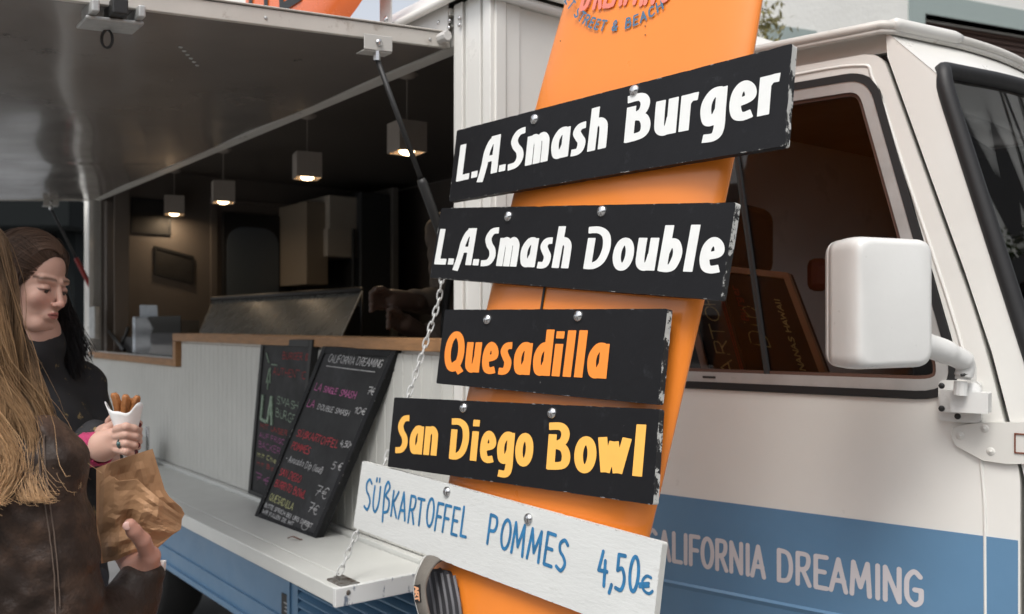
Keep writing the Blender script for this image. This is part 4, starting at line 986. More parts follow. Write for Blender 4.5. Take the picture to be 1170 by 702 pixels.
# slanted glass guard on the counter
sgt = thing('glass_guard', 'slanted smeared glass food guard, reflection painted in grey, with a black top rail on the counter', 'glass guard', B.pt(1.1, 1.456, -.11))
b0 = B.uz(226, 384, -.105); b1 = B.uz(388, 388, -.105); t0 = B.uz(243, 343, -.26); t1 = B.uz(413, 333, -.26)
Zb, Zt = 1.457, (t0[1] + t1[1]) / 2
q = M(); V = [B.pt(b0[0], Zb, -.105), B.pt(b1[0], Zb, -.105), B.pt(t1[0], Zt, -.26), B.pt(t0[0], Zt, -.26)]; nn = .006 * B.N
q.add(V + [v - nn for v in V], [(0, 1, 2, 3), (7, 6, 5, 4), (0, 4, 5, 1), (1, 5, 6, 2), (2, 6, 7, 3), (3, 7, 4, 0)]); link('pane', q, guard_glass, sgt)
q = M(); q.tube([V[2] + [0, 0, .004], V[3] + [0, 0, .004]], .011, 8); q.tube([B.pt(t1[0] + .0, Zt, -.26), B.pt(t1[0], 1.455, -.26)], .006, 6); q.tube([B.pt(t0[0] + .0, Zt, -.26), B.pt(t0[0], 1.455, -.26)], .006, 6); link('top_rail', q, in_black, sgt, smooth=True)
q = M(); q.tube([V[1] - B.X * .004, V[2] - B.X * .004], .0022, 6); link('edge_strip', q, galv, sgt)

# leaflet holder on the lower counter
w = -.06; a = B.uz(152, 406, w); b = B.uz(207, 413, w); tt = B.uz(207, 361, w); zb = 1.358
lh = thing('leaflet_holder', 'clear acrylic holder with pale blue leaflets on the lower counter', 'leaflet holder', B.pt((a[0] + b[0]) / 2, zb, w))
ua, ub = max(a[0], b[0]), min(a[0], b[0]); zt = tt[1]
q = M(); q.box(B, ub, ua, w, w + .003, zb, zt); q.box(B, ub, ub + .003, w - .08, w, zb, zt - .02); link('clear_box', q, acrylic, lh)
lf_m = mat('leaflet_paper', (.32, .35, .38), .5, var=.15); lf_b = mat('leaflet_blue', (.03, .17, .40), .5)
q = M(); q.prism(B, [(ua - .02, zb), (ua - .02, zt + .06), (ua - .30, zt + .055), (ua - .36, zb)], w - .03, w - .027); link('leaflet', q, lf_m, lh)
q = M(); q.prism(B, [(ua - .37, zb), (ua - .30, zt - .01), (ub + .16, zt - .005), (ub + .27, zb)], w - .018, w - .014); link('leaflet', q, mat('leaflet_pale', (.42, .45, .48), .5), lh)
q = M(); q.prism(B, [(ub + .27, zb), (ub + .155, zt - .005), (ub + .06, zt - .008), (ub + .20, zb)], w - .012, w - .009); link('leaflet', q, lf_b, lh)
# card reader / tap things left of it
t = thing('bottle_rack', 'small dark rack of clamps and a bottle beside the leaflet holder', 'rack', B.pt(3.25, 1.357, -.12))
q = M(); q.box(B, 3.05, 3.35, -.2, -.08, 1.357, 1.44); q.tube([B.pt(3.5, 1.47, -.06), B.pt(3.2, 1.37, -.06)], .012); q.tube([B.pt(3.2, 1.49, -.08), B.pt(3.35, 1.37, -.08)], .01); link('clamps', q, in_black, t, bevel=.01)
q = M(); q.tube([B.pt(3.12, 1.44, -.14), B.pt(3.12, 1.53, -.14), B.pt(3.12, 1.55, -.14), B.pt(3.12, 1.61, -.14)], [.03, .03, .012, .012], 12); link('bottle', q, mat('bottle_glass', (.12, .11, .09), .15), t, smooth=True)

# chalkboards on the shelf
def quad_frame(TL, TR, BR, BL):
    """affine frame: u runs 0..1 left to right, z 0..1 bottom to top"""
    o = np.array(BL, float); X = np.array(BR) - o; Z = np.array(TL) - o; n = np.cross(X, Z); n /= np.linalg.norm(n)
    return Frame(o, X, Z, n)
def board(name, label, Q, th=.016, frame_w=.0, frame_mat=None, shift=0):
    t = thing(name, label, 'chalkboard', Q.pt(.5, 0))
    q = M(); q.box(Q, 0, 1, -th, 0, 0, 1); link('panel', q, chalk_blk, t, bevel=.002)
    W_, H_ = np.linalg.norm(Q.X), np.linalg.norm(Q.Z); e = .012
    q = M(); fx, fz = e / W_, e / H_
    for u0, u1, z0, z1 in ((-fx, fx, -fz, 1 + fz), (1 - fx, 1 + fx, -fz, 1 + fz), (fx + .001, 1 - fx - .001, -fz, fz), (fx + .001, 1 - fx - .001, 1 - fz, 1 + fz)): q.box(Q, u0, u1, -th - .004, .005, z0, z1)
    link('frame', q, frame_mat or black_plank, t, bevel=.002)
    return t
def chalk(t, Q, rows):
    by = {}
    W_, H_ = np.linalg.norm(Q.X), np.linalg.norm(Q.Z)
    for txt, u0, z0, u1, z1, cap, colr in rows:
        q = by.setdefault(colr, M())
        text(q, txt, CP, Q, (u0, z0), (u1, z1), cap, .0012, r=.085 * .0 + .0017 / (cap * H_) * 1.0 if False else .0, cell=.05) if False else None
        cap = cap * .88; st, width = strokes_of(txt, CP, .05)
        sx = np.hypot((u1 - u0) * W_, (z1 - z0) * H_) / width; asp = sx / (cap * H_)
        fld = text_field(st, .0014 / (cap * H_), 1, False, .045, asp)
        d = np.array([u1 - u0, z1 - z0]) / width
        field_mesh(q, fld, lambda x, y: Q.pt(u0 + d[0] * x, z0 + d[1] * x + y * cap, .0012))
    for k, q in by.items(): link('chalk_writing', q, chalkM[k], t)
Q1 = quad_frame(W(301, 391, 3.17), W(358, 391, 2.85), W(338, 584, 2.93) , W(286, 563, 3.26))
t = board('menu_chalkboard', 'left chalkboard with a big pale green LA, leaning behind the other board', Q1, frame_mat=in_black)
chalk(t, Q1, [('BURGER &', .45, .90, .98, .90, .045, 'dimred'), ('AUTHENTIC', .28, .80, .95, .79, .05, 'dimred'), ('SMASH', .42, .62, .88, .60, .055, 'green'), ('BURGER', .42, .54, .92, .51, .06, 'green'),
 ('MIT UNSEREN', .10, .445, .85, .43, .035, 'dimred'), ('AUF FRISCHEM', .10, .385, .90, .37, .035, 'purple'), ('BÄCKEREI B'.replace('Ä', 'A'), .08, .32, .85, .30, .045, 'purple'), ('mit Cheddar', .08, .255, .80, .24, .035, 'yellow'), ('mit Bacon', .08, .20, .7, .19, .03, 'dimred'), ('7€', .08, .10, .45, .09, .06, 'purple')])
q = M()
for u0, z0, u1, z1 in ((.12, .50, .12, .66), (.12, .50, .24, .49), (.27, .49, .31, .66), (.31, .66, .37, .48), (.28, .55, .36, .545), (.20, .83, .16, .74), (.22, .84, .24, .74), (.24, .86, .36, .86), (.18, .87, .1, .93), (.2, .76, .2, .70)):
    big = z0 < .7 and z1 < .7 and u0 < .4; q.tube([Q1.pt(u0, z0, .002), Q1.pt(u1, z1, .002)], .006 if big else .0022, 4)
link('chalk_drawing', q, chalkM['green'], t)
Q2 = quad_frame(W(371, 400, 2.765), W(444, 405, 2.475), W(360, 615, 2.632), W(294, 590, 2.925))
t = board('menu_chalkboard', 'right chalkboard headed in white with prices in euros, front one on the shelf', Q2)
chalk(t, Q2, [('CALIFORNIA DREAMING', .12, .935, .92, .925, .045, 'white'), ('LA', .08, .775, .20, .770, .045, 'pink'), ('SINGLE', .24, .768, .46, .764, .035, 'pink'), ('SMASH', .50, .760, .74, .755, .04, 'pink'), ('7€', .86, .785, .98, .785, .04, 'white'),
 ('LA', .08, .68, .20, .676, .045, 'pink'), ('DOUBLE SMASH', .26, .672, .76, .66, .032, 'white'), ('10€', .80, .68, .97, .68, .035, 'white'),
 ('SÜßKARTOFFEL', .10, .505, .78, .485, .045, 'red'), ('POMMES', .10, .43, .42, .42, .045, 'red'), ('4,50€', .80, .50, .99, .50, .035, 'white'), ('+ Avocado Dip (lauf)'.replace('+', '-'), .09, .355, .72, .335, .04, 'white'), ('5 €', .82, .375, .97, .375, .045, 'white'),
 ('SAN DIEGO', .08, .27, .46, .255, .045, 'red'), ('BURRITO BOWL', .08, .20, .62, .18, .045, 'red'), ('7€', .74, .215, .92, .21, .065, 'white'), ('QUESADILLA', .08, .115, .52, .10, .045, 'yellow'), ('7€', .74, .12, .90, .115, .06, 'white'),
 ('BITTE SPRICH BEI UNS DIREKT', .06, .068, .90, .045, .026, 'white'), ('WIR FÜLLEN DIE MIT'.replace('Ü', 'U'), .06, .030, .62, .018, .024, 'white'), ])
q = M(); q.tube([Q2.pt(.14, .912, .002), Q2.pt(.5, .905, .002), Q2.pt(.86, .90, .002)], .0016, 4)
q.tube([Q2.pt(.8 + .05 * cos(t_), .0 + .045 + .025 * sin(t_), .002) for t_ in np.linspace(0, 2 * pi, 17)[:-1]], .001, 4, closed=True); link('chalk_underline', q, chalkM['white'], t)
# leaf litter on shelf
p = B.uz(337, 620, .17); P0 = B.pt(p[0], SZ + .002, .17)
q = M(); d = W(344, 618, P0[1]) - W(330, 625, P0[1]); d[2] = 0; d = d / np.linalg.norm(d); e = np.cross(d, [0, 0, 1])
q.grid(lambda a, b: P0 + d * (a - .5) * .042 + e * (b - .5) * .010 * (sin(pi * a) + .1) + np.array([0, 0, .003 + .006 * abs(b - .5) + .004 * sin(a * 5)]), 10, 4)
o = link('dry_leaf', q, mat('dry_leaf', (.15, .07, .045), .7), loc=P0, smooth=True); o['label'] = 'curled dry brown leaf lying on the folding shelf'; o['category'] = 'leaf'

# wire napkin rack at the far end of the shelf
p = B.uz(162, 515, .10)
P0 = B.pt(p[0], SZ, .12)
t = thing('napkin_rack', 'chrome wire napkin rack on the shelf behind the cone of fried dough', 'napkin rack', P0)
q = M()
for k in (-1, 1):
    q.tube([B.pt(p[0] - .06, SZ + .004, .12 + k * .03), B.pt(p[0] - .06, SZ + .17, .12 + k * .03), B.pt(p[0] - .03, SZ + .17, .12 + k * .03), B.pt(p[0] - .03, SZ + .004, .12 + k * .03), B.pt(p[0] + .08, SZ + .004, .12 + k * .03), B.pt(p[0] + .08, SZ + .15, .12 + k * .03)], .004, 6)
link('wire_frame', q, steel, t, smooth=True)
q = M(); q.box(B, p[0] - .07, p[0] + .08, .10, .14, SZ + .006, SZ + .13); link('napkins', q, paper_w, t, bevel=.004)

# chalkboards inside the cab window
_TL, _TR, _BR = W(800, 302, 2.42), W(903, 313, 2.21), W(950, 436, 2.07)
Q3 = quad_frame(_TL, _TR, _BR, _BR + _TL - _TR)
_TL, _TR, _BR = W(772, 303, 2.34), W(818, 303, 2.27), W(856, 437, 2.16)
Q4 = quad_frame(_TL, _TR, _BR, _BR + _TL - _TR)
def window_board(Q, label, rails, rows, line=False):
    t = thing('framed_chalkboard', label, 'chalkboard', Q.pt(.5, 0), None)
    q = M(); q.box(Q, 0, 1, -.012, 0, -.12, 1); link('panel', q, chalk_blk, t)
    W_ = np.linalg.norm(Q.X); H_ = np.linalg.norm(Q.Z); fu, fv = .018 / W_, .018 / H_; q = M()
    if 'l' in rails: q.box(Q, 0, fu, .0005, .012, -.12, 1)
    if 'r' in rails: q.box(Q, 1 - fu, 1, .0005, .012, -.12, 1)
    if 't' in rails: q.box(Q, fu * ('l' in rails), 1 - fu * ('r' in rails), .0005, .012, 1 - fv, 1)
    link('frame', q, wood_pale, t)
    by = {}
    for txt, u0, z0, u1, z1, cap, colr in rows:
        q = by.setdefault(colr, M()); d = np.array([u1 - u0, z1 - z0]); dm = d * [W_, H_]; L = np.linalg.norm(dm); st, wd = strokes_of(txt, CP, .04)
        nm = np.array([-dm[1], dm[0]]) / L * cap / np.array([W_, H_]); fld = text_field(st, .0017 / cap, 1, False, .04, L / wd / cap)
        field_mesh(q, fld, lambda x, y: Q.pt(*(np.array([u0, z0]) + d * x / wd + nm * y), .0015))
    for k, q in by.items(): link('chalk_writing', q, chalkM[k], t)
    return t
window_board(Q3, 'wood framed chalkboard leaning behind the cab door window, nearest the mirror', 'rt', [('Dip', .50, .20, .50, .62, .055, 'yellow'), ('Burger', .36, .45, .36, .8, .02, 'dimred'), ('ANANAS HAWAII', .78, -.02, .78, .72, .014, 'yellow')])
t = window_board(Q4, 'narrow chalkboard with tall upright letters behind the cab window, next to the surfboard', 'l', [('KARTOFFEL', .74, -.10, .74, 1.15, .034, 'yellow')])
q = M(); q.tube([Q4.pt(.90, .99, .003), Q4.pt(.90, -.1, .003)], .0012, 4); q.tube([Q4.pt(.95, .99, .003), Q4.pt(.95, -.1, .003)], .0012, 4); link('red_line', q, chalkM['dimred'], t)

# ================================================================== SURFBOARD MENU SIGN
sg = thing('surfboard_menu_sign', 'tall orange surfboard carrying five bolted menu planks', 'sign', S.pt(-.6, -1.5, -.05))
def bc(up): return -.384 + .175 * up
def bh(up):
    t = (up + .12) / 1.42
    return .268 * max(0, 1 - abs(t) ** 2.6) ** .6
BW = -.020
def bp(a, b, side):
    up = -1.50 + 2.78 * b; hw = bh(up); t = 2 * a - 1
    th = .034 * min(1, hw / .12)
    return S.pt(bc(up) + hw * t, up, BW - .036 + side * th * (max(0, 1 - abs(t) ** 3.2)) ** .5)
def cosp(a): return .5 - .5 * cos(pi * a)
q = M(); q.grid(lambda a, b: bp(cosp(a), b, 1), 40, 110); q.grid(lambda a, b: bp(cosp(a), b, -1), 40, 110, flip=True)
bdo = link('surfboard', q, orange, sg, smooth=True)
a = S.uz(624, 325, BW); q = M(); q.prism(S, [(a[0] - .003, a[1] + .05), (a[0] + .002, a[1] + .05), (a[0] - .006, a[1] - .07), (a[0] - .011, a[1] - .07)], BW - .001, BW + .0005); link('slot', q, in_black, bdo)
# printed badge near the top
R_ = .205; ctr = S.uz(702, 35, BW) + R_ * np.array([.17, .985])
phi = radians(-10)
def arc(x, y, L=[0]):
    th = -pi / 2 + phi + (x - arc.len * .60) / R_; rr = R_ - y
    return S.pt(ctr[0] + rr * cos(th), ctr[1] + rr * sin(th), BW + .0009 - .0015 * 0)
arc.len = .290
q = M(); text(q, 'ET STREET & BEACH', CP, S, (0, 0), (arc.len, 0), .0175, 0, r=.11, cell=.04, warp=arc, track=.14); link('badge_ring_lettering', q, lt_blue, bdo)
q = M(); a = S.uz(664, 9, BW); b = S.uz(764, 1, BW); text(q, 'DREAMING', CP, S, a, b, .060, BW + .0010, r=.075, cell=.025, jit=.06, track=.14); link('badge_word', q, pink_ink, bdo)
q = M()
for x, y in ((640, 47), (737, 30), (737, 40)): a = S.uz(x, y, BW); q.dome(S.pt(a[0], a[1], BW - .0003), S.N, .0014, .0006)
link('pin_holes', q, in_black, bdo)

def plank(name_label, corners, mats_, texts, bolts, seed, pal=None):
    TL, BL, BR, TR = [np.array(p) for p in corners]
    cx = (TL + BL + BR + TR) / 4; d = ((TR - TL) + (BR - BL)); d /= np.linalg.norm(d); up = np.array([-d[1], d[0]])
    wd = (np.linalg.norm(TR - TL) + np.linalg.norm(BR - BL)) / 2 - .009; cx = cx - d * .0045; hh_ = (np.linalg.norm(TL - BL) + np.linalg.norm(TR - BR)) / 2
    rs = random.Random(seed)
    # slightly ragged outline, clean face
    def edge_pts(p, q_, n):
        t = (q_ - p) / np.linalg.norm(q_ - p); nn = np.array([t[1], -t[0]]); out = []
        for i in range(n):
            s_ = i / n; jv = rs.gauss(0, .00012)
            if rs.random() < .03: jv -= .0008
            if i == 0: jv = 0
            out.append(p + (q_ - p) * s_ + nn * jv)
        return out
    c4 = [cx - d * wd / 2 - up * hh_ / 2, cx + d * wd / 2 - up * hh_ / 2, cx + d * wd / 2 + up * hh_ / 2, cx - d * wd / 2 + up * hh_ / 2]
    c4 = [c4[0] + up * 0, c4[1], c4[2], c4[3]]
    rp = rpoly([tuple(x) for x in c4], .004, 3)
    out = []
    for i in range(len(rp)):
        p, q_ = np.array(rp[i]), np.array(rp[(i + 1) % len(rp)]); L = np.linalg.norm(q_ - p)
        out += edge_pts(p, q_, max(1, int(L / .012)))
    m = M(); m.prism(S, [tuple(p) for p in out], -.013, 0, side_mi=1)
    # bottom and top edges keep the face paint; only the right-hand end is bare
    pl = link('sign_plank', m, mats_, sg, bevel=.0012, seg=1); pl['label'] = name_label
    for p in pl.data.polygons:
        q3 = np.array(p.center) + wloc(sg) - S.O; pr = np.array([q3 @ S.X, q3 @ S.Z]) - cx
        if p.material_index == 1 and pr @ d < wd / 2 - .003: p.material_index = 0
    for kind, txt, p0, p1, cap, mt, r, ky, butt, jit in texts:
        q = M(); text(q, txt, HV if kind == 'h' else CP, S, S.uz(*p0), S.uz(*p1), cap, .0009, r=r, ky=ky, butt=butt, cell=.015 if kind == 'h' else .022, jit=jit, track=.05 if kind == 'h' else .09, up=(up if kind == 'h' else None)); link('lettering', q, mt, pl)
    for x, y in bolts:
        a = S.uz(x, y, .004); q = M(); q.dome(S.pt(a[0], a[1], .0), S.N, .0105, .0075, 18, 6); bo = link('bolt', q, bolt_m, pl, smooth=True)
    return pl
bp_ = [black_plank, plank_chip]; wp_ = [white_plank, mat('white_plank_end', (.66, .66, .62), .6, var=.15)]
HR, HK = .127, .64
plank('top black plank with white lettering about a smash burger', [(-.748, .417), (-.738, .262), (.066, .264), (.061, .417)], bp_,
      [('h', 'L.A.Smash', (521, 208), (693, 169), .078, let_white, HR, HK, True, 0), ('h', 'Burger', (712, 164), (889, 129), .082, let_white, HR, HK, True, 0)], [(609, 136), (723, 103)], 1)
plank('second black plank, tilted, with white lettering about a double', [(-.775, .250), (-.772, .103), (-.021, .036), (-.017, .188)], bp_,
      [('h', 'L.A.Smash', (496, 302), (650, 307), .075, let_white, HR, HK, True, 0), ('h', 'Double', (665, 307), (824, 312), .073, let_white, HR, HK, True, 0)], [(579, 247), (686, 241)], 2)
plank('shortest black plank with orange lettering', [(-.719, .031), (-.712, -.118), (-.125, -.127), (-.127, .028)], bp_,
      [('h', 'Quesadilla', (506, 424), (693, 433), .080, let_orange, HR, HK, True, 0)], [(555, 365), (659, 361)], 3)
plank('black plank with yellow lettering about a bowl', [(-.865, -.160), (-.850, -.301), (-.116, -.283), (-.127, -.129)], bp_,
      [('h', 'San', (451, 517), (499, 521), .078, let_yellow, HR, HK, True, 0), ('h', 'Diego', (512, 524), (608, 533), .078, let_yellow, HR, HK, True, 0), ('h', 'Bowl', (623, 536), (736, 545), .080, let_yellow, HR, HK, True, 0)], [(528, 466), (629, 472)], 4)
plank('white plank hand-lettered in blue marker, lowest of the five', [(-.960, -.304), (-.955, -.449), (-.100, -.480), (-.094, -.333)], wp_,
      [('c', 'SÜß', (415, 582), (445, 588), .066, marker, .045, 1, False, .03), ('c', 'KARTOFFEL', (446, 590), (533, 615), .053, marker, .055, 1, False, .05), ('c', 'POMMES', (556, 620), (646, 655), .052, marker, .060, 1, False, .035), ('c', '4,50', (682, 667), (729, 678), .052, marker, .06, 1, False, .05), ('c', '€', (732, 679), (748, 678), .026, marker, .09, 1, False, 0)], [(509, 562), (602, 593)], 5)
# ribbed deck pad and foot strap at the lower left of the board
W0 = BW + .001
q = M(); padp = [(497, 650), (512, 653), (522, 672), (531, 730), (500, 730), (488, 690), (486, 655)]
q.prism(S, [tuple(S.uz(x, y, W0)) for x, y in padp], W0 - .012, W0 + .004); pad = link('deck_pad', q, mat('pad_dark', (.035, .035, .04), .8), sg, bevel=.002)
q = M()
for i in range(5):
    xa = 490 + i * 7.2; q.tube([S.pt(*S.uz(xa, 652 + i * 1.5, W0 + .005), W0 + .005), S.pt(*S.uz(xa + 6, 690, W0 + .005), W0 + .005), S.pt(*S.uz(xa + 11, 730, W0 + .005), W0 + .005)], .0032, 8)
link('pad_ribs', q, mat('pad_grey', (.13, .13, .14), .75), pad, smooth=True)
def strap_pt(t, s):      # t along, s across
    P = catmull_s; i = t * (len(P) - 1); k = min(int(i), len(P) - 2); f_ = i - k; p = P[k] * (1 - f_) + P[k + 1] * f_
    return p, s
arc3 = [S.pt(*S.uz(500, 636, -.02), -.02), S.pt(*S.uz(492, 642, .012), .012), S.pt(*S.uz(484, 655, .03), .03), S.pt(*S.uz(480, 675, .035), .035), S.pt(*S.uz(485, 702, .03), .03), S.pt(*S.uz(496, 735, .01), .01), S.pt(*S.uz(504, 750, -.03), -.03)]
cs_ = catmull(arc3, 8); q = M(); vs = []; fq = []
for i, p in enumerate(cs_):
    t = cs_[min(i + 1, len(cs_) - 1)] - cs_[max(i - 1, 0)]; t /= np.linalg.norm(t); a = S.X * 1.0 + S.N * .10; a = a - t * (a @ t); a /= np.linalg.norm(a); b = np.cross(t, a)
    for th in np.linspace(0, 2 * pi, 13)[:-1]: vs.append(p + a * .020 * cos(th) + b * .0065 * sin(th))
for i in range(len(cs_) - 1):
    for k in range(12): fq.append((i * 12 + k, i * 12 + (k + 1) % 12, (i + 1) * 12 + (k + 1) % 12, (i + 1) * 12 + k))
q.add(vs, fq); fst = link('foot_strap', q, mat('neoprene', (.16, .145, .125), .8, bump=.2, bscale=200, var=.2, vscale=20), sg, smooth=True)
q = M(); vv = []
for i, p in enumerate(cs_):
    t = cs_[min(i + 1, len(cs_) - 1)] - cs_[max(i - 1, 0)]; t /= np.linalg.norm(t); a = S.X * 1.0 + S.N * .10; a = a - t * (a @ t); a /= np.linalg.norm(a); vv.append(p - a * .0205)
q.tube(vv, .0035, 8); link('piping', q, mat('strap_piping', (.42, .42, .40), .6), fst, smooth=True)
i0 = 25; p = cs_[i0]; t = cs_[i0 + 3] - cs_[i0 - 3]; t /= np.linalg.norm(t); a = S.X + S.N * .10; a -= t * (a @ t); a /= np.linalg.norm(a); nb_ = np.cross(t, a); nb_ = nb_ if nb_ @ (C0 - p) > 0 else -nb_
TG = Frame(p + nb_ * .0072, t, -a if False else a, nb_)
q = M(); q.box(TG, -.016, .016, -.002, .0, -.011, .011); tg = link('tag', q, in_black, fst)
q = M(); text(q, 'ART', CP, TG, (-.013, -.007), (.013, -.007), .014, .0008, r=.13, cell=.05); link('tag_lettering', q, mat('tag_ink', (.80, .40, .22), .6), tg)

# ================================================================== PEOPLE
def place(V, c_, R, s): return (V * s) @ R.T + c_
def basis(fwd, pitch=0, roll=0):
    f = np.array([fwd[0], fwd[1], 0.0]); f /= np.linalg.norm(f); f = f * cos(pitch) + np.array([0, 0, sin(pitch)])
    r = np.cross(f, [0, 0, 1]); r /= np.linalg.norm(r); u = np.cross(r, f)
    r2 = r * cos(roll) + u * sin(roll); u2 = np.cross(r2, f); return np.stack([r2, f, u2], 1)
def head(c_, R, s, h, base, detail=True):
    P = [ell((0, -.014, .045), (.072, .092, .083)), (1, .02, ell((0, .022, -.030), (.056, .066, .082))), (1, .016, cap_((-.018, .064, -.090), (.018, .064, -.090), .018)),
         (1, .012, cap_((-.048, .0, -.055), (-.02, .05, -.092), .02)), (1, .012, cap_((.048, .0, -.055), (.02, .05, -.092), .02)),
         (1, .014, ell((-.036, .060, -.022), (.024, .022, .024))), (1, .014, ell((.036, .060, -.022), (.024, .022, .024))),
         (1, .010, cap_((-.042, .068, .027), (-.012, .078, .024), .010)), (1, .010, cap_((.042, .068, .027), (.012, .078, .024), .010)),
         (-1, .010, ell((-.031, .094, .006), (.016, .012, .011))), (-1, .010, ell((.031, .094, .006), (.016, .012, .011))),
         (1, .004, ell((-.031, .0715, .004), (.0145, .0135, .0115))), (1, .004, ell((.031, .0715, .004), (.0145, .0135, .0115))),
         (1, .008, cap_((0, .082, .018), (0, .104, -.026), .0065, .0085)), (1, .006, ell((0, .104, -.030), (.0095, .010, .009))), (1, .004, ell((-.011, .096, -.033), (.0065, .009, .0065))), (1, .004, ell((.011, .096, -.033), (.0065, .009, .0065))),
         (-1, .002, ell((-.006, .101, -.040), (.003, .004, .003))), (-1, .002, ell((.006, .101, -.040), (.003, .004, .003))),
         (1, .008, ell((0, .080, -.062), (.024, .014, .018))),
         (1, .003, cap_((-.018, .083, -.060), (-.005, .0925, -.0555), .0035, .0048)), (1, .003, cap_((.018, .083, -.060), (.005, .0925, -.0555), .0035, .0048)), (1, .003, cap_((-.005, .0925, -.0555), (.005, .0925, -.0555), .0048)),
         (1, .003, cap_((-.013, .086, -.067), (.013, .086, -.067), .0056)), (1, .003, ell((0, .089, -.067), (.010, .006, .0055))),
         (-1, .0012, ell((-.031, .089, -.0015), (.0115, .0115, .0030))), (-1, .0012, ell((.031, .089, -.0015), (.0115, .0115, .0030))),
         (-1, .0025, cap_((-.019, .094, -.0612), (.019, .094, -.0612), .0012)),
         (1, .01, ell((-.073, -.008, -.002), (.008, .018, .030))), (1, .01, ell((.073, -.008, -.002), (.008, .018, .030))),
         (1, .02, cap_((0, -.022, -.05), (0, -.055, -.19), .050, .054))]
    m, V = surfnet(P, h, .012)
    x, y, z = V[:, 0], V[:, 1], V[:, 2]; col = np.tile(np.array(base), (len(V), 1))
    def blend(mask, c2): col[:] = col * (1 - mask[:, None]) + np.array(c2) * mask[:, None]
    g = lambda cx, cz, sx, sz: np.exp(-((np.abs(x) - cx) / sx) ** 2 - ((z - cz) / sz) ** 2) * (y > .03)
    blend(.32 * g(.036, -.028, .022, .018), (base[0] * 1.05, base[1] * .62, base[2] * .6))
    blend(.4 * np.exp(-(x / .012) ** 2 - ((z + .03) / .012) ** 2) * (y > .09), (base[0], base[1] * .6, base[2] * .6))
    lip = ((np.abs(x) < .0195) & (np.abs(z + .0615) < .0098 * (1 - (np.abs(x) / .021) ** 2)) & (y > .078)).astype(float)
    blend(.85 * lip, (.36, .12, .105))
    blend(.9 * ((np.abs(x) < .018) & (np.abs(z + .0612) < .0011) & (y > .07)).astype(float), (.08, .02, .02))
    br_ = np.exp(-((z - (.0305 - 5.0 * (np.abs(x) - .030) ** 2)) / .0042) ** 2) * ((np.abs(x) > .012) & (np.abs(x) < .052) & (y > .04)); blend(.85 * br_, (.05, .028, .018))
    ls = np.exp(-((z - (.0018 - 9 * (np.abs(x) - .031) ** 2)) / .0027) ** 2) * ((np.abs(x) > .0165) & (np.abs(x) < .047) & (y > .055)); blend(.92 * ls, (.012, .008, .007))
    blend(.35 * g(.031, .006, .016, .010), (base[0] * .5, base[1] * .38, base[2] * .36))
    m.v = place(V, c_, R, s).tolist(); return m, col
def eyes(c_, R, s, parent):
    q = M()
    for sx in (-1, 1):
        e0 = np.array([sx * .031, .0705, .0015]); w = lambda p: place(np.array(p), c_, R, s)
        vs = [w(e0 + .0122 * np.array([cos(a) * cos(b), sin(a) * cos(b), sin(b)])) for b in np.linspace(-pi / 2, pi / 2, 9) for a in np.linspace(0, 2 * pi, 17)[:-1]]
        q.add(vs, [(k * 16 + i, k * 16 + (i + 1) % 16, (k + 1) * 16 + (i + 1) % 16, (k + 1) * 16 + i) for k in range(8) for i in range(16)], 0)
        d_ = np.array([.12, .95, -.32]); d_ /= np.linalg.norm(d_); q.dome(w(e0 + d_ * .0112), R @ d_, .0062 * s, .0020, 14, 4, 1)
    link('eyes', q, [mat('eye_white', (.50, .46, .43), .3), mat('iris', (.020, .016, .014), .15)], parent, smooth=True)
def const(m, c_): return np.tile(np.array(c_), (len(m.v), 1))
def near(Vw, px, py, off=.002):
    """the front-most vertex of a surface around a pixel"""
    X = 585 + F * Vw[:, 0] / Vw[:, 1]; Y_ = 372 - F * (Vw[:, 2] - H) / Vw[:, 1]
    d = np.hypot(X - px, Y_ - py); k = np.where(d < max(6, d.min() + 2))[0]; i = k[np.argmin(Vw[k, 1])]; p = Vw[i] - C0
    return C0 + p * (1 - off / np.linalg.norm(p))
def strands(P, rad, col):
    N, Kk, _ = P.shape; T_ = np.gradient(P, axis=1); T_ /= np.linalg.norm(T_, axis=2, keepdims=True) + 1e-9
    ref = np.array([.3, .5, .81]); a = np.cross(T_, ref); a /= np.linalg.norm(a, axis=2, keepdims=True) + 1e-9; b = np.cross(T_, a)
    V = np.stack([P + rad[..., None] * (cos(th) * a + sin(th) * b) for th in (0, 2.094, 4.189)], 2).reshape(-1, 3)
    cc = np.repeat(col.reshape(-1, 3), 3, axis=0)
    base = (np.arange(N)[:, None] * Kk + np.arange(Kk - 1)[None]) * 3; fs_ = []
    for k in range(3):
        k2 = (k + 1) % 3; fs_.append(np.stack([base + k, base + k2, base + 3 + k2, base + 3 + k], -1).reshape(-1, 4))
    return (V, np.concatenate(fs_)), cc
def finger(pts, r0, r1, k=.003):
    n_ = len(pts) - 1; return [(1, k, cap_(pts[i], pts[i + 1], r0 + (r1 - r0) * i / n_, r0 + (r1 - r0) * (i + 1) / n_)) for i in range(n_)]
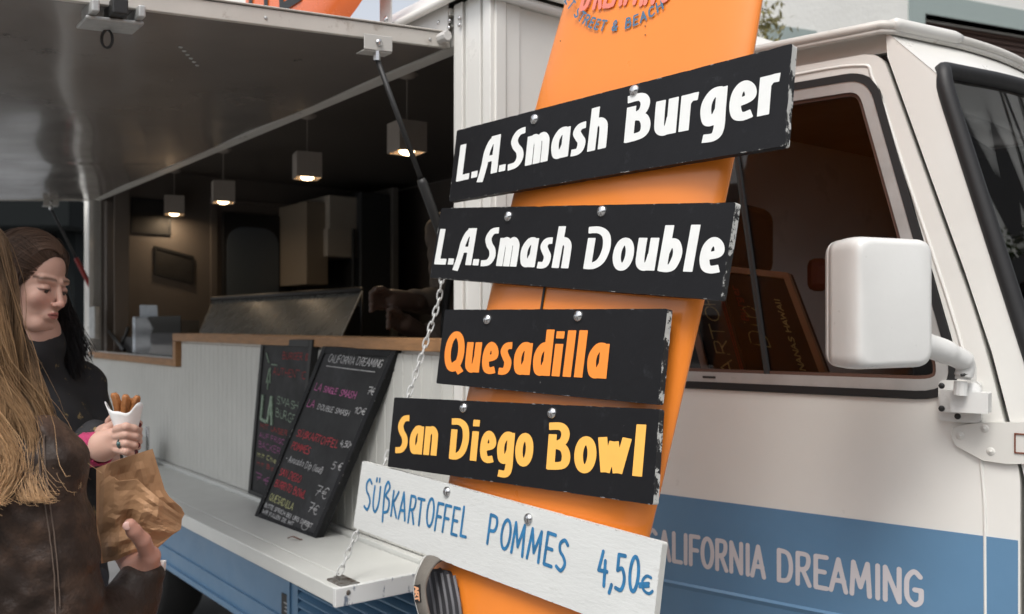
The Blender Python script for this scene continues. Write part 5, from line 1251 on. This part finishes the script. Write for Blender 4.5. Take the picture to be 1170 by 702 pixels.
def lowbody(cx, cy, f, zhip=.92, s=1.0):
    """legs and shoes of a standing person facing f; only a sidestep would show them"""
    f = np.array([f[0], f[1], 0]); f /= np.linalg.norm(f); r = np.cross(f, [0, 0, 1]); c_ = np.array([cx, cy, 0]); up = np.array([0, 0, 1])
    P = [ell(c_ + up * zhip, (.17, .13, .13))]
    for sg_ in (-1, 1): P += [(1, .03, cap_(c_ + r * .09 * sg_ + up * .85, c_ + r * .095 * sg_ + up * .48, .085, .06)), (1, .02, cap_(c_ + r * .095 * sg_ + up * .48, c_ + r * .10 * sg_ - f * .02 + up * .09, .06, .045))]
    tr_, _ = surfnet(P, .014)
    Q = []
    for sg_ in (-1, 1): Q += [(1, .015, cap_(c_ + r * .10 * sg_ - f * .05 + up * .045, c_ + r * .11 * sg_ + f * .13 + up * .035, .04, .032)), (1, .01, cap_(c_ + r * .10 * sg_ - f * .02 + up * .05, c_ + r * .10 * sg_ - f * .02 + up * .12, .042, .044))]
    sh, _ = surfnet([Q[0][2]] + Q[1:], .009); return tr_, sh

def link_np(name, V, Q, mt, parent, col):
    me = bpy.data.meshes.new(name); me.vertices.add(len(V)); me.vertices.foreach_set('co', (V - wloc(parent)).astype(np.float32).ravel())
    me.loops.add(len(Q) * 4); me.loops.foreach_set('vertex_index', Q.astype(np.int32).ravel()); me.polygons.add(len(Q))
    me.polygons.foreach_set('loop_start', np.arange(0, len(Q) * 4, 4, dtype=np.int32)); me.polygons.foreach_set('use_smooth', np.ones(len(Q), bool))
    me.update(calc_edges=True); me.materials.append(mt); at = me.color_attributes.new('col', 'FLOAT_COLOR', 'POINT')
    cc = np.ones((len(V), 4), np.float32); cc[:, :3] = col; at.data.foreach_set('color', cc.ravel())
    o = bpy.data.objects.new(name, me); sc.collection.objects.link(o); o.parent = parent; return o
def hair_obj(cap_mesh, capcol, st, cc, parent):
    Vc = np.array(cap_mesh.v); Qc = np.array(cap_mesh.f); V = np.concatenate([Vc, st[0]]); Q = np.concatenate([Qc, st[1] + len(Vc)])
    return link_np('hair', V, Q, hair_m, parent, np.concatenate([np.tile(np.array(capcol), (len(Vc), 1)), cc]))
SK1 = (.46, .235, .175); SK2 = (.52, .32, .25)
# ---------------- the woman in the leather jacket, seen from behind
h1 = np.array([-.770, 1.22, 1.535]); f1 = np.array([.28, .96, 0]); R1 = basis(f1, -.12)
p1 = thing('person', 'person with long blonde hair in a brown leather jacket holding a brown paper wrap', 'person', (-.745, 1.22, 0))
hm, hc = head(h1, R1, .95, .004, SK1)
wr = W(164, 662, 1.325)
hand = [cap_(W(166, 668, 1.32), W(160, 650, 1.335), .019, .022), (1, .012, cap_(W(160, 652, 1.335), W(146, 632, 1.385), .022, .020)), (1, .012, cap_(W(166, 655, 1.33), W(166, 634, 1.40), .021, .018)), (1, .012, cap_(W(163, 650, 1.325), W(171, 636, 1.312), .020, .0155))]
hand += finger([W(171, 637, 1.312), W(163, 618, 1.290), W(153, 607, 1.277), W(148.5, 600, 1.272)], .0118, .0088, .004)
for k, (x, l2) in enumerate(((172, 1.0), (160, 1.08), (149, 1.02), (139, .85))):
    hand += finger([W(x - 4, 634, 1.405), W(x - 6, 612 + 3 * k, 1.435), W(x - 8, 612 - 20 * l2, 1.437), W(x - 8, 612 - 32 * l2, 1.427)], .0095, .0075)
hdm, HV1 = surfnet(hand, .0022, .004)
arm = [cap_(W(164, 664, 1.325), W(153, 692, 1.31), .019, .024), (1, .02, cap_(W(153, 692, 1.31), (-.578, 1.195, 1.07), .024, .030)), (1, .02, cap_((-.578, 1.195, 1.07), (-.62, 1.2, 1.30), .036, .040)), (1, .05, cap_((-.62, 1.2, 1.30), (-.87, 1.2, 1.30), .040)), (1, .05, ell((-.745, 1.22, 1.13), (.15, .085, .20))), (1, .05, ell((-.745, 1.22, .93), (.155, .10, .16))),
       (1, .02, cap_((-.87, 1.2, 1.30), (-.93, 1.22, 1.07), .042, .034)), (1, .02, cap_((-.93, 1.22, 1.07), (-.85, 1.40, 1.12), .034, .022)), (1, .02, cap_(h1 + [0, -.0, -.1], (-.755, 1.2, 1.32), .05, .045))]
arm += [(1, .012, cap_((-.85, 1.40, 1.12), (-.82, 1.46, 1.15), .026, .024))]
for k in range(4): arm += finger([(-.835 + .018 * k, 1.465, 1.16), (-.825 + .018 * k, 1.50, 1.17), (-.815 + .016 * k, 1.515, 1.15)], .009, .008)
arm += finger([(-.81, 1.43, 1.13), (-.775, 1.45, 1.15), (-.765, 1.475, 1.165)], .011, .009)
bm_, _ = surfnet(arm, .008, .02)
bm_all = merge(hm, hdm, bm_); link('body', bm_all, skin_m, p1, smooth=True, col=np.concatenate([hc, const(hdm, SK1), const(bm_, SK1)]))
q = M(); tp = near(HV1, 149, 602, .0); q.dome(tp + [0, .0012, 0], W(149, 602, 1.2) - tp, .0062, .0022, 12); link('thumbnail', q, mat('nail', (.66, .40, .34), .2), p1, smooth=True)
def leather_disp(P):
    x, y, z = P[..., 0], P[..., 1], P[..., 2] + .05
    a = np.clip((x + .66) / .06, 0, 1)       # stronger folds on the sleeve
    w = .0030 * np.sin(z * 46 + x * 60 + 2 * np.sin(z * 17 + x * 30)) * a + .0035 * np.sin(x * 38 + 3 * np.sin(z * 9) + z * 14) + .0022 * np.sin(z * 95 - x * 70 + 3 * np.sin(x * 25)) * a * (z < 1.22) + .0012 * np.sin(z * 150 + x * 90 + 2 * np.sin(x * 60))
    seam = np.exp(-((x + .665 - .10 * (1.37 - z)) / .006) ** 2) * (z < 1.42) * .004
    yoke = np.exp(-((z - 1.318) / .004) ** 2) * (x < -.66) * .003
    tw = np.sin(x * 55 + 1.3 * np.sin(z * 41 + y * 20)) * np.sin(z * 63 + 1.7 * np.sin(x * 47)); crease = np.abs(np.sin(z * 31 + 2.2 * np.sin(x * 24 + z * 7) + x * 40))
    return w + seam + yoke + .0016 * tw - .0022 * (1 - crease) ** 3 * a
jk = [ell((-.745, 1.215, 1.15), (.180, .110, .24)), (1, .05, cap_((-.628, 1.205, 1.315), (-.87, 1.205, 1.315), .055)), (1, .03, cap_((-.66, 1.20, 1.345), (-.83, 1.20, 1.345), .048)), (1, .05, ell((-.745, 1.22, .95), (.185, .125, .20))), (1, .03, cap_((-.755, 1.2, 1.35), (-.755, 1.215, 1.40), .07, .060)),
      (1, .020, cap_((-.615, 1.2, 1.300), (-.580, 1.195, 1.07), .056, .054)), (1, .02, cap_((-.578, 1.195, 1.07), W(152, 690, 1.31), .052, .037)), (1, .008, cap_(W(152, 690, 1.31), W(160, 672, 1.320), .037, .0365)),
      (1, .022, cap_((-.875, 1.2, 1.305), (-.93, 1.22, 1.05), .058, .052)), (1, .02, cap_((-.93, 1.22, 1.05), (-.855, 1.39, 1.12), .050, .036)),]
jm, JV = surfnet(jk, .0042, .02, disp=leather_disp)
jo = link('leather_jacket', jm, leather, p1, smooth=True)
q = M()
def on_surface(path, nn):
    P_ = catmull([np.array(p, float) for p in path], nn); return [near(JV, p[0], p[1], .0003) for p in P_]
for path in (((48, 492), (47, 505), (50, 530), (56, 570), (61, 610), (65, 650), (68, 690), (70, 712)), ((4, 534), (15, 535), (35, 537), (48, 540)), ((54, 492), (53, 505), (56, 532), (62, 575), (67, 615), (71, 655), (74, 700))):
    pp = on_surface(path, 5); pp = [np.mean(pp[max(0, i - 2):i + 3], 0) - [0, .0012, 0] for i in range(len(pp))]; q.tube(pp, .0009, 5)
link('seams', q, stitch, jo, smooth=True)
t1, s1_ = lowbody(-.745, 1.22, f1, s=1); link('trousers', t1, fabric_dk, p1, smooth=True); link('shoes', s1_, black_cloth, p1, smooth=True)
# hair
hb, _ = surfnet([ell(h1 + R1 @ np.array([0, -.016, .042]), (.078, .092, .092)), (1, .03, cap_(h1 + [0, -.03, 0], h1 + [.015, -.055, -.14], .078, .082))], .006)
N, Kk = 15000, 22
rp_, zp_ = np.array([.015, .060, .094, .104, .106, .112, .126, .146, .160]), np.array([.134, .120, .080, .020, -.045, -.110, -.165, -.215, -.250])
ph = RNG.uniform(radians(-200), radians(38), N); t = np.linspace(0, 1, Kk)
cid = np.floor((ph + 4) * 9 + RNG.uniform(-.45, .45, N)).astype(int); crs = np.random.RandomState(3).uniform(-1, 1, (80, 6))
dep = RNG.uniform(.78, 1.0, N); ln = .74 + .26 * RNG.uniform(0, 1, N) ** .8 + .13 * crs[cid % 80, 0]
tt = t[None] * ln[:, None]; tn = np.linspace(0, 1, len(rp_))
r = np.interp(tt, tn, rp_) * (dep[:, None] * (1 - .0 * tt)); zz = np.interp(tt, tn, zp_)
phc = (cid + .5) / 9 - 4; w_ = np.clip((tt - .35) / .65, 0, 1)
w_s = w_ ** 1.2; pw = ph[:, None] * (1 - .55 * w_s) + phc[:, None] * .55 * w_s + .10 * w_ * np.sin(tt * 9 + crs[cid % 80, 1][:, None] * 3)
wv = np.clip((tt - .18) / .5, 0, 1)
r = r + .012 * w_ * crs[cid % 80, 2][:, None] + .0105 * wv * np.sin(tt * 15 + crs[cid % 80, 3][:, None] * 3 + RNG.uniform(-.6, .6, (N, 1)))
pw = pw + .095 * wv * np.sin(tt * 14 + crs[cid % 80, 5][:, None] * 3 + RNG.uniform(-.4, .4, (N, 1))) + RNG.normal(0, .035, (N, 1)) * w_
rx = np.clip(np.cos(pw), 0, 1) * w_ ** 1.3 * .040 + np.clip(np.cos(pw) + .3, 0, 1) * wv * .006
P = np.stack([h1[0] + r * np.cos(pw) + rx + .004 * RNG.normal(0, 1, (N, 1)) * w_, h1[1] - .012 + r * .93 * np.sin(pw) - .012 * w_, h1[2] + zz + .003 * RNG.normal(0, 1, (N, 1))], -1)
fly = RNG.uniform(0, 1, N) < .009; P[fly] += (RNG.normal(0, 1, (fly.sum(), 1, 3)) * .015 * (t[None, :, None] ** 1.2) + np.array([.012, 0, .0]) * t[None, :, None])
k1 = RNG.uniform(.6, 1.15, N) * (1 + .5 * crs[cid % 80, 4]); root, midc, tip = np.array([.050, .030, .018]), np.array([.31, .185, .092]), np.array([.62, .39, .205])
g_ = tt[..., None]; colr = np.where(g_ < .5, root + (midc - root) * np.clip((g_ - .08) / .42, 0, 1), midc + (tip - midc) * ((g_ - .5) / .5)) * k1[:, None, None]
m_, cc_ = strands(P, np.full((N, Kk), .00055) * (1 - .55 * t[None] ** 3) * RNG.uniform(.7, 1.2, (N, 1)), colr)
hair_obj(hb, (.09, .052, .028), m_, cc_, p1)

# ---------------- brown paper wrap in her hand
wrap = thing('paper_wrap', 'crumpled brown paper food wrap held in the hand of the leather jacket', 'paper bag', W(150, 640, 1.36))
def crump(u, v, sd):
    n_ = 0
    for k, (a, b, c1, am) in enumerate(((3.1, 2.3, .5, 1), (5.3, -4.1, 1.7, .6), (-7.9, 6.7, 2.9, .35), (13, 11, .3, .18))): n_ += am * abs(math.sin(u * a + v * b + c1 + sd + .9 * math.sin(u * b - v * a + sd * 2)))
    return n_
def pl_at(pl_, t):
    P_ = np.array(pl_, float); d = np.r_[0, np.cumsum(np.linalg.norm(np.diff(P_, axis=0), axis=1))]; d /= d[-1]; return np.array([np.interp(t, d, P_[:, k]) for k in range(3)])
def coons(mm, top, right, bottom, left, n, sd, amp, bulge):
    tl, tr_, bl_, br_ = [np.array(x, float) for x in (top[0], top[-1], bottom[0], bottom[-1])]
    def f(u, v):
        p = (1 - v) * pl_at(bottom, u) + v * pl_at(top, u) + (1 - u) * pl_at(left, v) + u * pl_at(right, v) - ((1 - u) * (1 - v) * bl_ + u * (1 - v) * br_ + (1 - u) * v * tl + u * v * tr_)
        e_ = min(1, 6 * min(u, 1 - u) + .25) * min(1, 6 * min(v, 1 - v) + .25)
        d = -bulge * sin(pi * u) * sin(pi * v) + amp * (crump(u, v, sd) - .9) * e_
        dent = .018 * math.exp(-((p[0] - 148) / 12) ** 2 - ((p[1] - 597) / 14) ** 2) if sd == 1 else 0
        return W(p[0], p[1], p[2] + d + dent)
    mm.grid(f, n, n)
q = M()
coons(q, [(114, 551, 1.335), (126, 543, 1.33), (136, 550, 1.325), (156, 548, 1.325), (181, 569, 1.33), (208, 590, 1.355)], [(172, 627, 1.34), (207, 605, 1.36), (208, 590, 1.355)], [(118, 643, 1.35), (134, 640, 1.33), (150, 632, 1.325), (172, 627, 1.34)], [(118, 643, 1.35), (112, 600, 1.345), (114, 551, 1.335)], 17, 1, .012, .016)
o = link('front_fold', q, paper, wrap); md = o.modifiers.new('thick', 'SOLIDIFY'); md.thickness = .0008
q = M()
coons(q, [(110, 535, 1.39), (140, 524, 1.385), (174, 513, 1.38)], [(174, 632, 1.40), (200, 608, 1.40), (212, 585, 1.39), (189, 564, 1.385), (174, 513, 1.38)], [(116, 644, 1.36), (150, 636, 1.39), (174, 632, 1.40)], [(116, 644, 1.36), (110, 600, 1.38), (110, 535, 1.39)], 15, 4, .009, -.010)
o = link('back_fold', q, paper, wrap); md = o.modifiers.new('thick', 'SOLIDIFY'); md.thickness = .0008
q = M(); q.grid(lambda a, b: W(177 + 13 * a - 3 * b, 640 + 27 * b - 6 * a * b, 1.36 + .01 * sin(a * 5 + b * 4)), 10, 14); o = link('napkin', q, paper_w, loc=W(183, 650, 1.36), smooth=True); o['label'] = 'scrap of white napkin hanging below the brown paper wrap'; o['category'] = 'napkin'
o.modifiers.new('thick', 'SOLIDIFY').thickness = .0008

# ---------------- the woman behind her, face towards the counter
h2 = np.array([W(35, 326, 1.95)[0], 1.95, W(35, 326, 1.95)[2]]); f2 = np.array([.965, -.26, 0]); R2 = basis(f2, -.22, .06)
p2 = thing('person', 'person with dark hair and a dark floral jacket looking down at her snack', 'person', (-1.06, 2.02, 0))
hm, hc = head(h2, R2, .81, .0021, SK2)
Yh = 1.72
hand = [cap_(W(104, 514, 1.75), W(118, 511, Yh + .01), .021, .024), (1, .012, cap_(W(118, 505, Yh + .01), W(135, 496, Yh - .002), .022, .014)), (1, .012, cap_(W(118, 514, Yh + .01), W(136, 510, Yh - .002), .021, .013))]
for k, (y0, y1, xe) in enumerate(((491, 489, 156), (499, 498, 157), (507, 508, 156), (514, 517, 152))):
    hand += finger([W(134, y0, Yh - .012), W(144, y1 - 1, Yh - .030), W(xe - 3, y1 + 1, Yh - .020), W(xe + 1, y1 + 3, Yh - .002)], .0088 - .0004 * k, .0068, .0025)
hand += finger([W(116, 500, Yh + .02), W(124, 490, Yh + .03), W(133, 484, Yh + .02), W(140, 482, Yh + .012)], .0115, .0078, .004)
hdm, _ = surfnet(hand, .002, .004)
# other hand steadies the far side of the cone
hand2 = [cap_(W(120, 496, 1.82), W(134, 492, 1.79), .020, .022)]
for k in range(4): hand2 += finger([W(140, 484 + 7 * k, 1.79), W(152, 483 + 7 * k, 1.785), W(159, 484 + 7 * k, 1.765)], .0085, .0068)
hand2 += finger([W(130, 490, 1.79), W(126, 482, 1.77), W(129, 477, 1.755)], .0105, .008)
hd2, _ = surfnet(hand2, .003, .005)
arm = [cap_(W(104, 514, 1.75), (-.98, 1.86, 1.17), .021, .032), (1, .02, cap_((-.98, 1.86, 1.17), (-1.13, 1.90, 1.36), .034, .042)), (1, .04, cap_((-1.13, 1.90, 1.36), (-1.0, 2.14, 1.36), .045)), (1, .05, ell((-1.07, 2.03, 1.15), (.12, .14, .24))), (1, .05, ell((-1.07, 2.03, .97), (.13, .15, .14))),
       (1, .02, cap_((-1.0, 2.14, 1.36), (-.93, 2.12, 1.13), .042, .034)), (1, .02, cap_((-.93, 2.12, 1.13), W(120, 496, 1.82), .034, .02)), (1, .02, cap_(h2 + [0, .02, -.1], (-1.06, 2.02, 1.36), .05, .055))]
bm_, _ = surfnet(arm, .008, .02)
link('body', merge(hm, hdm, hd2, bm_), skin_m, p2, smooth=True, col=np.concatenate([hc, const(hdm, SK2), const(hd2, SK2), const(bm_, SK2)]))
q = M()
for x, y, Yn in ((156.5, 500, 1.705), (157.5, 509, 1.705), (155, 517, 1.705), (159, 486, 1.752)): p = W(x, y, Yn); q.dome(p, W(x + 12, y, Yn - .03) - p, .0052, .0026, 10)
link('fingernails', q, nail_m, p2, smooth=True); eyes(h2, R2, .81, p2)
q = M(); a = W(138, 507, Yh - .022); q.tube([a + .0092 * (cos(t) * np.array([0, .5, .86]) + sin(t) * np.array([.35, .85, -.3])) for t in np.linspace(0, 2 * pi, 17)[:-1]], .0014, 6, closed=True); q.dome(a + [0, -.009, 0], (0, -1, 0), .0045, .003, 10); link('ring', q, mat('ring_stone', (.10, .16, .16), .2, .6), p2)
jk = [ell((-1.07, 2.03, 1.16), (.15, .18, .26)), (1, .05, cap_((-1.125, 1.92, 1.355), (-1.01, 2.13, 1.355), .062)), (1, .05, ell((-1.07, 2.03, .95), (.16, .18, .2))), (1, .03, cap_((-1.06, 2.02, 1.38), (-1.035, 1.985, 1.462), .07, .066)),
      (1, .02, cap_((-1.125, 1.91, 1.35), (-.985, 1.86, 1.17), .06, .05)), (1, .02, cap_((-.985, 1.86, 1.17), W(96, 515, 1.78), .05, .036)), (1, .02, cap_((-1.01, 2.13, 1.35), (-.93, 2.12, 1.13), .06, .05)), (1, .02, cap_((-.93, 2.12, 1.13), W(108, 500, 1.88), .05, .036))]
jm, _ = surfnet(jk, .007, .02, disp=lambda P: .004 * wav(P, 30, 40, 60) * np.sin(P[..., 2] * 35 + P[..., 0] * 20)); link('floral_jacket', jm, floral, p2, smooth=True)
cu, _ = surfnet([cap_(W(94, 515, 1.785), W(113, 513, 1.745), .034, .032), (-1, .003, cap_(W(114, 513, 1.742), W(120, 513, 1.73), .026, .028))], .003, .01, disp=lambda P: .0012 * np.sin(P[..., 0] * 700)); link('knitted_cuff', cu, magenta, p2, smooth=True)
t1, s1_ = lowbody(-1.07, 2.03, f2); link('trousers', t1, fabric_dk, p2, smooth=True); link('shoes', s1_, black_cloth, p2, smooth=True)
# hair: brown crown; lengths painted near-black as less lit, blown past the far cheek
cen = h2 + R2 @ np.array([0, -.016, .045]) * .93
hb, HV_ = surfnet([ell((0, -.020, .050), (.0745, .094, .088)), (-1, .004, ell((0, .130, -.005), (.085, .105, .116))), (1, .03, cap_((0, -.05, .0), (0, -.07, -.13), .062, .058))], .004)
hb.v = place(HV_, h2, R2, .825).tolist()
N, Kk = 9000, 20; t = np.linspace(0, 1, Kk)
side = np.where(RNG.uniform(0, 1, N) < .5, -1, 1); a0_ = RNG.uniform(0, 1, N); u_ = RNG.uniform(0, 1, N)
# local paths: start at the centre parting, go over the skull to the side, then hang
y0 = .070 - .125 * a0_; th = np.linspace(0, 1, Kk)[None]; wr_ = np.clip(th / .42, 0, 1); hang = np.clip((th - .42) / .58, 0, 1)
an = wr_ * radians(98); rr = .985 + .035 * u_[:, None]
yb = y0[:, None] - .045 * wr_ * (1 + a0_[:, None]) * 1.0
sq = np.sqrt(np.clip(1 - ((yb + .020) / .100) ** 2, .12, 1))
X_ = side[:, None] * .079 * rr * np.sin(an) * sq; Z_ = .050 + .093 * rr * np.cos(an) * sq
X_ = X_ + side[:, None] * hang * (.018 + .022 * u_[:, None]); Z_ = Z_ - hang * (.24 + .05 * RNG.uniform(-1, 1, (N, 1))); Yl = yb - .020 * hang
cl = RNG.randint(0, 40, N); X_ = X_ + .006 * hang * np.sin(th * 14 + cl[:, None]); Yl = Yl + .008 * hang * np.cos(th * 11 + cl[:, None] * 2)
Pl = np.stack([X_, Yl, Z_], -1); Pw = (Pl * .83) @ R2.T + h2
far = (side > 0) if (R2[:, 0] @ np.array([0, 1, 0])) > 0 else (side < 0)
Pw[far] += np.array([.085, .01, 0]) * (hang[0][None, :, None] ** 1.1) * RNG.uniform(.3, 1.15, (far.sum(), 1, 1))
nb2 = RNG.uniform(0, 1, N) < .02; Pw[nb2] += RNG.normal(0, .02, (nb2.sum(), 1, 3)) * t[None, :, None]
rootc, dim_tipc = np.array([.085, .050, .033]), np.array([.010, .009, .010]); mixg = np.clip((th - .30) / .3, 0, 1)[..., None]
colr = (rootc * (1 - mixg) + dim_tipc * mixg) * RNG.uniform(.6, 1.35, (N, 1, 1)) * np.ones((N, Kk, 1))
# short hairs that start along the hairline and sweep back over the cap
fv = HV_[(HV_[:, 1] > -.02) & (HV_[:, 2] > .0)]; n3 = 6000; st0 = fv[RNG.randint(0, len(fv), n3)]; cc3 = np.array([0, -.020, .048]); vv3 = st0 - cc3; ang3 = np.linspace(0, 1, Kk)[None] * RNG.uniform(.5, 1.1, (n3, 1))
yy3 = vv3[:, None, 1] * np.cos(ang3) - np.hypot(vv3[:, 0], vv3[:, 2])[:, None] * np.sin(ang3); rad3 = vv3[:, None, 1] * np.sin(ang3) + np.hypot(vv3[:, 0], vv3[:, 2])[:, None] * np.cos(ang3)
an3 = np.arctan2(vv3[:, 2], vv3[:, 0])[:, None] - .25 * ang3 * np.sign(np.cos(np.arctan2(vv3[:, 2], vv3[:, 0])))[:, None] * -1
sc3 = (1.008 + .03 * np.sin(np.linspace(0, pi, Kk))[None] * RNG.uniform(.3, 1, (n3, 1)))[..., None]
P3 = (np.stack([rad3 * np.cos(an3), yy3, rad3 * np.sin(an3)], -1) * sc3 + cc3) * .83
P3 = P3 @ R2.T + h2; Pw = np.concatenate([Pw, P3]); colr = np.concatenate([colr, rootc * RNG.uniform(.5, 1.4, (n3, 1, 1)) * np.ones((n3, Kk, 1))])
m_, cc_ = strands(Pw, np.full((N + n3, Kk), .0006) * RNG.uniform(.8, 1.2, (N + n3, 1)), colr)
hair_obj(hb, (.050, .030, .020), m_, cc_, p2)

# paper cone with fried dough sticks
ap, rc = W(146, 534, 1.725), W(143, 470, 1.735)
q = M(); ax = (rc - ap); Lc = np.linalg.norm(ax); ax /= Lc; a_ = np.cross(ax, [0, 1, 0]); a_ /= np.linalg.norm(a_); b_ = np.cross(ax, a_)
def cone(u, v):
    th = 2 * pi * u; side_ = cos(th); top = 1 + .05 * sin(th * 2 + 1) + .03 * sin(th * 5) + .08 * max(0, -cos(th + .3)) ** 4 + .12 * max(0, cos(th - .4)) ** 4
    rad = .0285 * v * top + .0008 + .0015 * sin(th * 5 + v * 4) * v
    return ap + ax * Lc * v * top * (1 if True else 0) + rad * (cos(th) * a_ + sin(th) * b_)
q.grid(cone, 48, 16); o = link('paper_cone', q, paper_w, loc=ap, smooth=True); o['label'] = 'white paper cone holding fried dough sticks'; o['category'] = 'paper cone'; o.modifiers.new('thick', 'SOLIDIFY').thickness = .0007
for i, (x0, y0_, x1, y1_, dY, lab) in enumerate(((130, 449, 138, 492, -.006, 'leftmost brown fried dough stick in the paper cone'), (142, 451, 143, 495, -.014, 'middle brown fried dough stick in the paper cone'), (156, 452, 146, 490, -.004, 'rightmost brown fried dough stick leaning out of the paper cone'), (149, 455, 147, 492, .010, 'brown fried dough stick at the back of the paper cone'))):
    q = M(); A_, Z_2 = W(x0, y0_, 1.733 + dY), W(x1, y1_, 1.733 + dY * .4); n2 = 14; d = (Z_2 - A_) / n2; vs = []; sx_ = np.cross(d, [0, 1, 0]); sx_ /= np.linalg.norm(sx_); sy_ = np.cross(d / np.linalg.norm(d), sx_)
    for k in range(n2 + 1):
        for j in range(20):
            th = 2 * pi * j / 20; rr_ = .0072 * (1 + .16 * cos(5 * th + k * .15)) * min(1, .55 + k * .35, ) * (1 + .06 * sin(k * 1.9 + i)); vs.append(A_ + d * k + sx_ * .003 * sin(k * .35 + i) + rr_ * (cos(th) * sx_ + sin(th) * sy_))
    q.add(vs, [(k * 20 + j, k * 20 + (j + 1) % 20, (k + 1) * 20 + (j + 1) % 20, (k + 1) * 20 + j) for k in range(n2) for j in range(20)] + [tuple(range(20))[::-1], tuple(n2 * 20 + j for j in range(20))])
    o = link('fried_dough_stick', q, churro, loc=A_, smooth=True); o['label'] = lab; o['category'] = 'snack'; o['group'] = 'fried dough sticks in the cone'

# ---------------- vendor in the shade inside the truck
Yv = 2.95
vp = thing('person', 'person in beige shirt and dark apron working inside the truck, half hidden by the planks', 'person', (W(520, 400, Yv)[0], Yv, .48))
bx_ = W(556, 300, Yv + .05)[0]; cx0 = np.array([bx_, Yv + .05, 0.0]); up_ = np.array([0, 0, 1.])
Rv = basis((-.75, -.66, 0), -.3)
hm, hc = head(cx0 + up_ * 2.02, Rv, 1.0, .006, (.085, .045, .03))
prm = [ell(cx0 + up_ * 1.62, (.13, .1, .25)), (1, .03, cap_(cx0 + up_ * 1.8, cx0 + up_ * 1.95, .06, .055)), (1, .03, cap_(cx0 + up_ * 1.3, cx0 + up_ * 1.0, .13, .14))]
h_a = [W(500, 385, 2.85), W(484, 384, 2.78), W(462, 370, 2.70)]
h_b = [W(505, 350, 2.9), W(475, 345, 2.75), W(446, 342, 2.66)]
for hh_ in (h_a, h_b):
    prm += [(1, .02, cap_(hh_[0], hh_[1], .04, .03)), (1, .01, cap_(hh_[1], hh_[2], .03, .03))]
    e_ = (hh_[2] - hh_[1]); e_ /= np.linalg.norm(e_)
    for k in range(4): s0 = hh_[2] + e_ * .03 + np.array([0, 0, .022 - .016 * k]); prm += finger([s0, s0 + e_ * .03 + [0, -.01, 0], s0 + e_ * .045 + [0, -.025, -.012]], .0095, .008)
    prm += finger([hh_[2] + [0, -.02, .015], hh_[2] + e_ * .03 + [0, -.035, .025], hh_[2] + e_ * .055 + [0, -.035, .022]], .011, .009)
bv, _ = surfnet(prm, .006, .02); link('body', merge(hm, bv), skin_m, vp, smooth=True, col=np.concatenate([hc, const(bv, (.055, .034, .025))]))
shp = [ell(cx0 + up_ * 1.60, (.175, .13, .30)), (1, .04, cap_(cx0 + up_ * 1.80 + [-.13, -.02, 0], cx0 + up_ * 1.80 + [.14, .02, 0], .065)), (1, .03, cap_(cx0 + up_ * 1.3, cx0 + up_ * 1.05, .15, .16)),
       (1, .02, cap_(cx0 + up_ * 1.80 + [-.13, -.02, 0], W(515, 385, 2.86), .062, .055)), (1, .02, cap_(W(515, 385, 2.86), W(492, 386, 2.80), .055, .045)), (1, .02, cap_(cx0 + up_ * 1.80 + [-.10, .05, 0], W(512, 345, 2.92), .06, .045)), (1, .01, cap_(W(512, 345, 2.92), W(470, 344, 2.74), .045, .036))]
sv, SV_ = surfnet(shp, .008, .02, disp=lambda P: .004 * wav(P, 40, 40, 50) * wav(P, 20, 10, 70, 1)); link('shirt', sv, beige, vp, smooth=True)
q = M(); q.tube(catmull([near(SV_, 522, 300, .012), near(SV_, 515, 335, .012), near(SV_, 510, 365, .014), near(SV_, 512, 395, .014)], 5), .012, 8); link('apron_strap', q, black_cloth, vp)
ap_, _ = surfnet([cap_(cx0 + up_ * 1.28 + [0, -.02, 0], cx0 + up_ * .98 + [0, -.02, 0], .165, .175)], .015); link('apron', ap_, black_cloth, vp, smooth=True)
lg = [cap_(cx0 + up_ * 1.0 + [s_ * .08, 0, 0], cx0 + up_ * .50 + [s_ * .1, 0, 0], .08, .05) for s_ in (-1, 1)]; lm, _ = surfnet([lg[0], (1, .02, lg[1])], .015); link('trousers', lm, fabric_dk, vp, smooth=True)
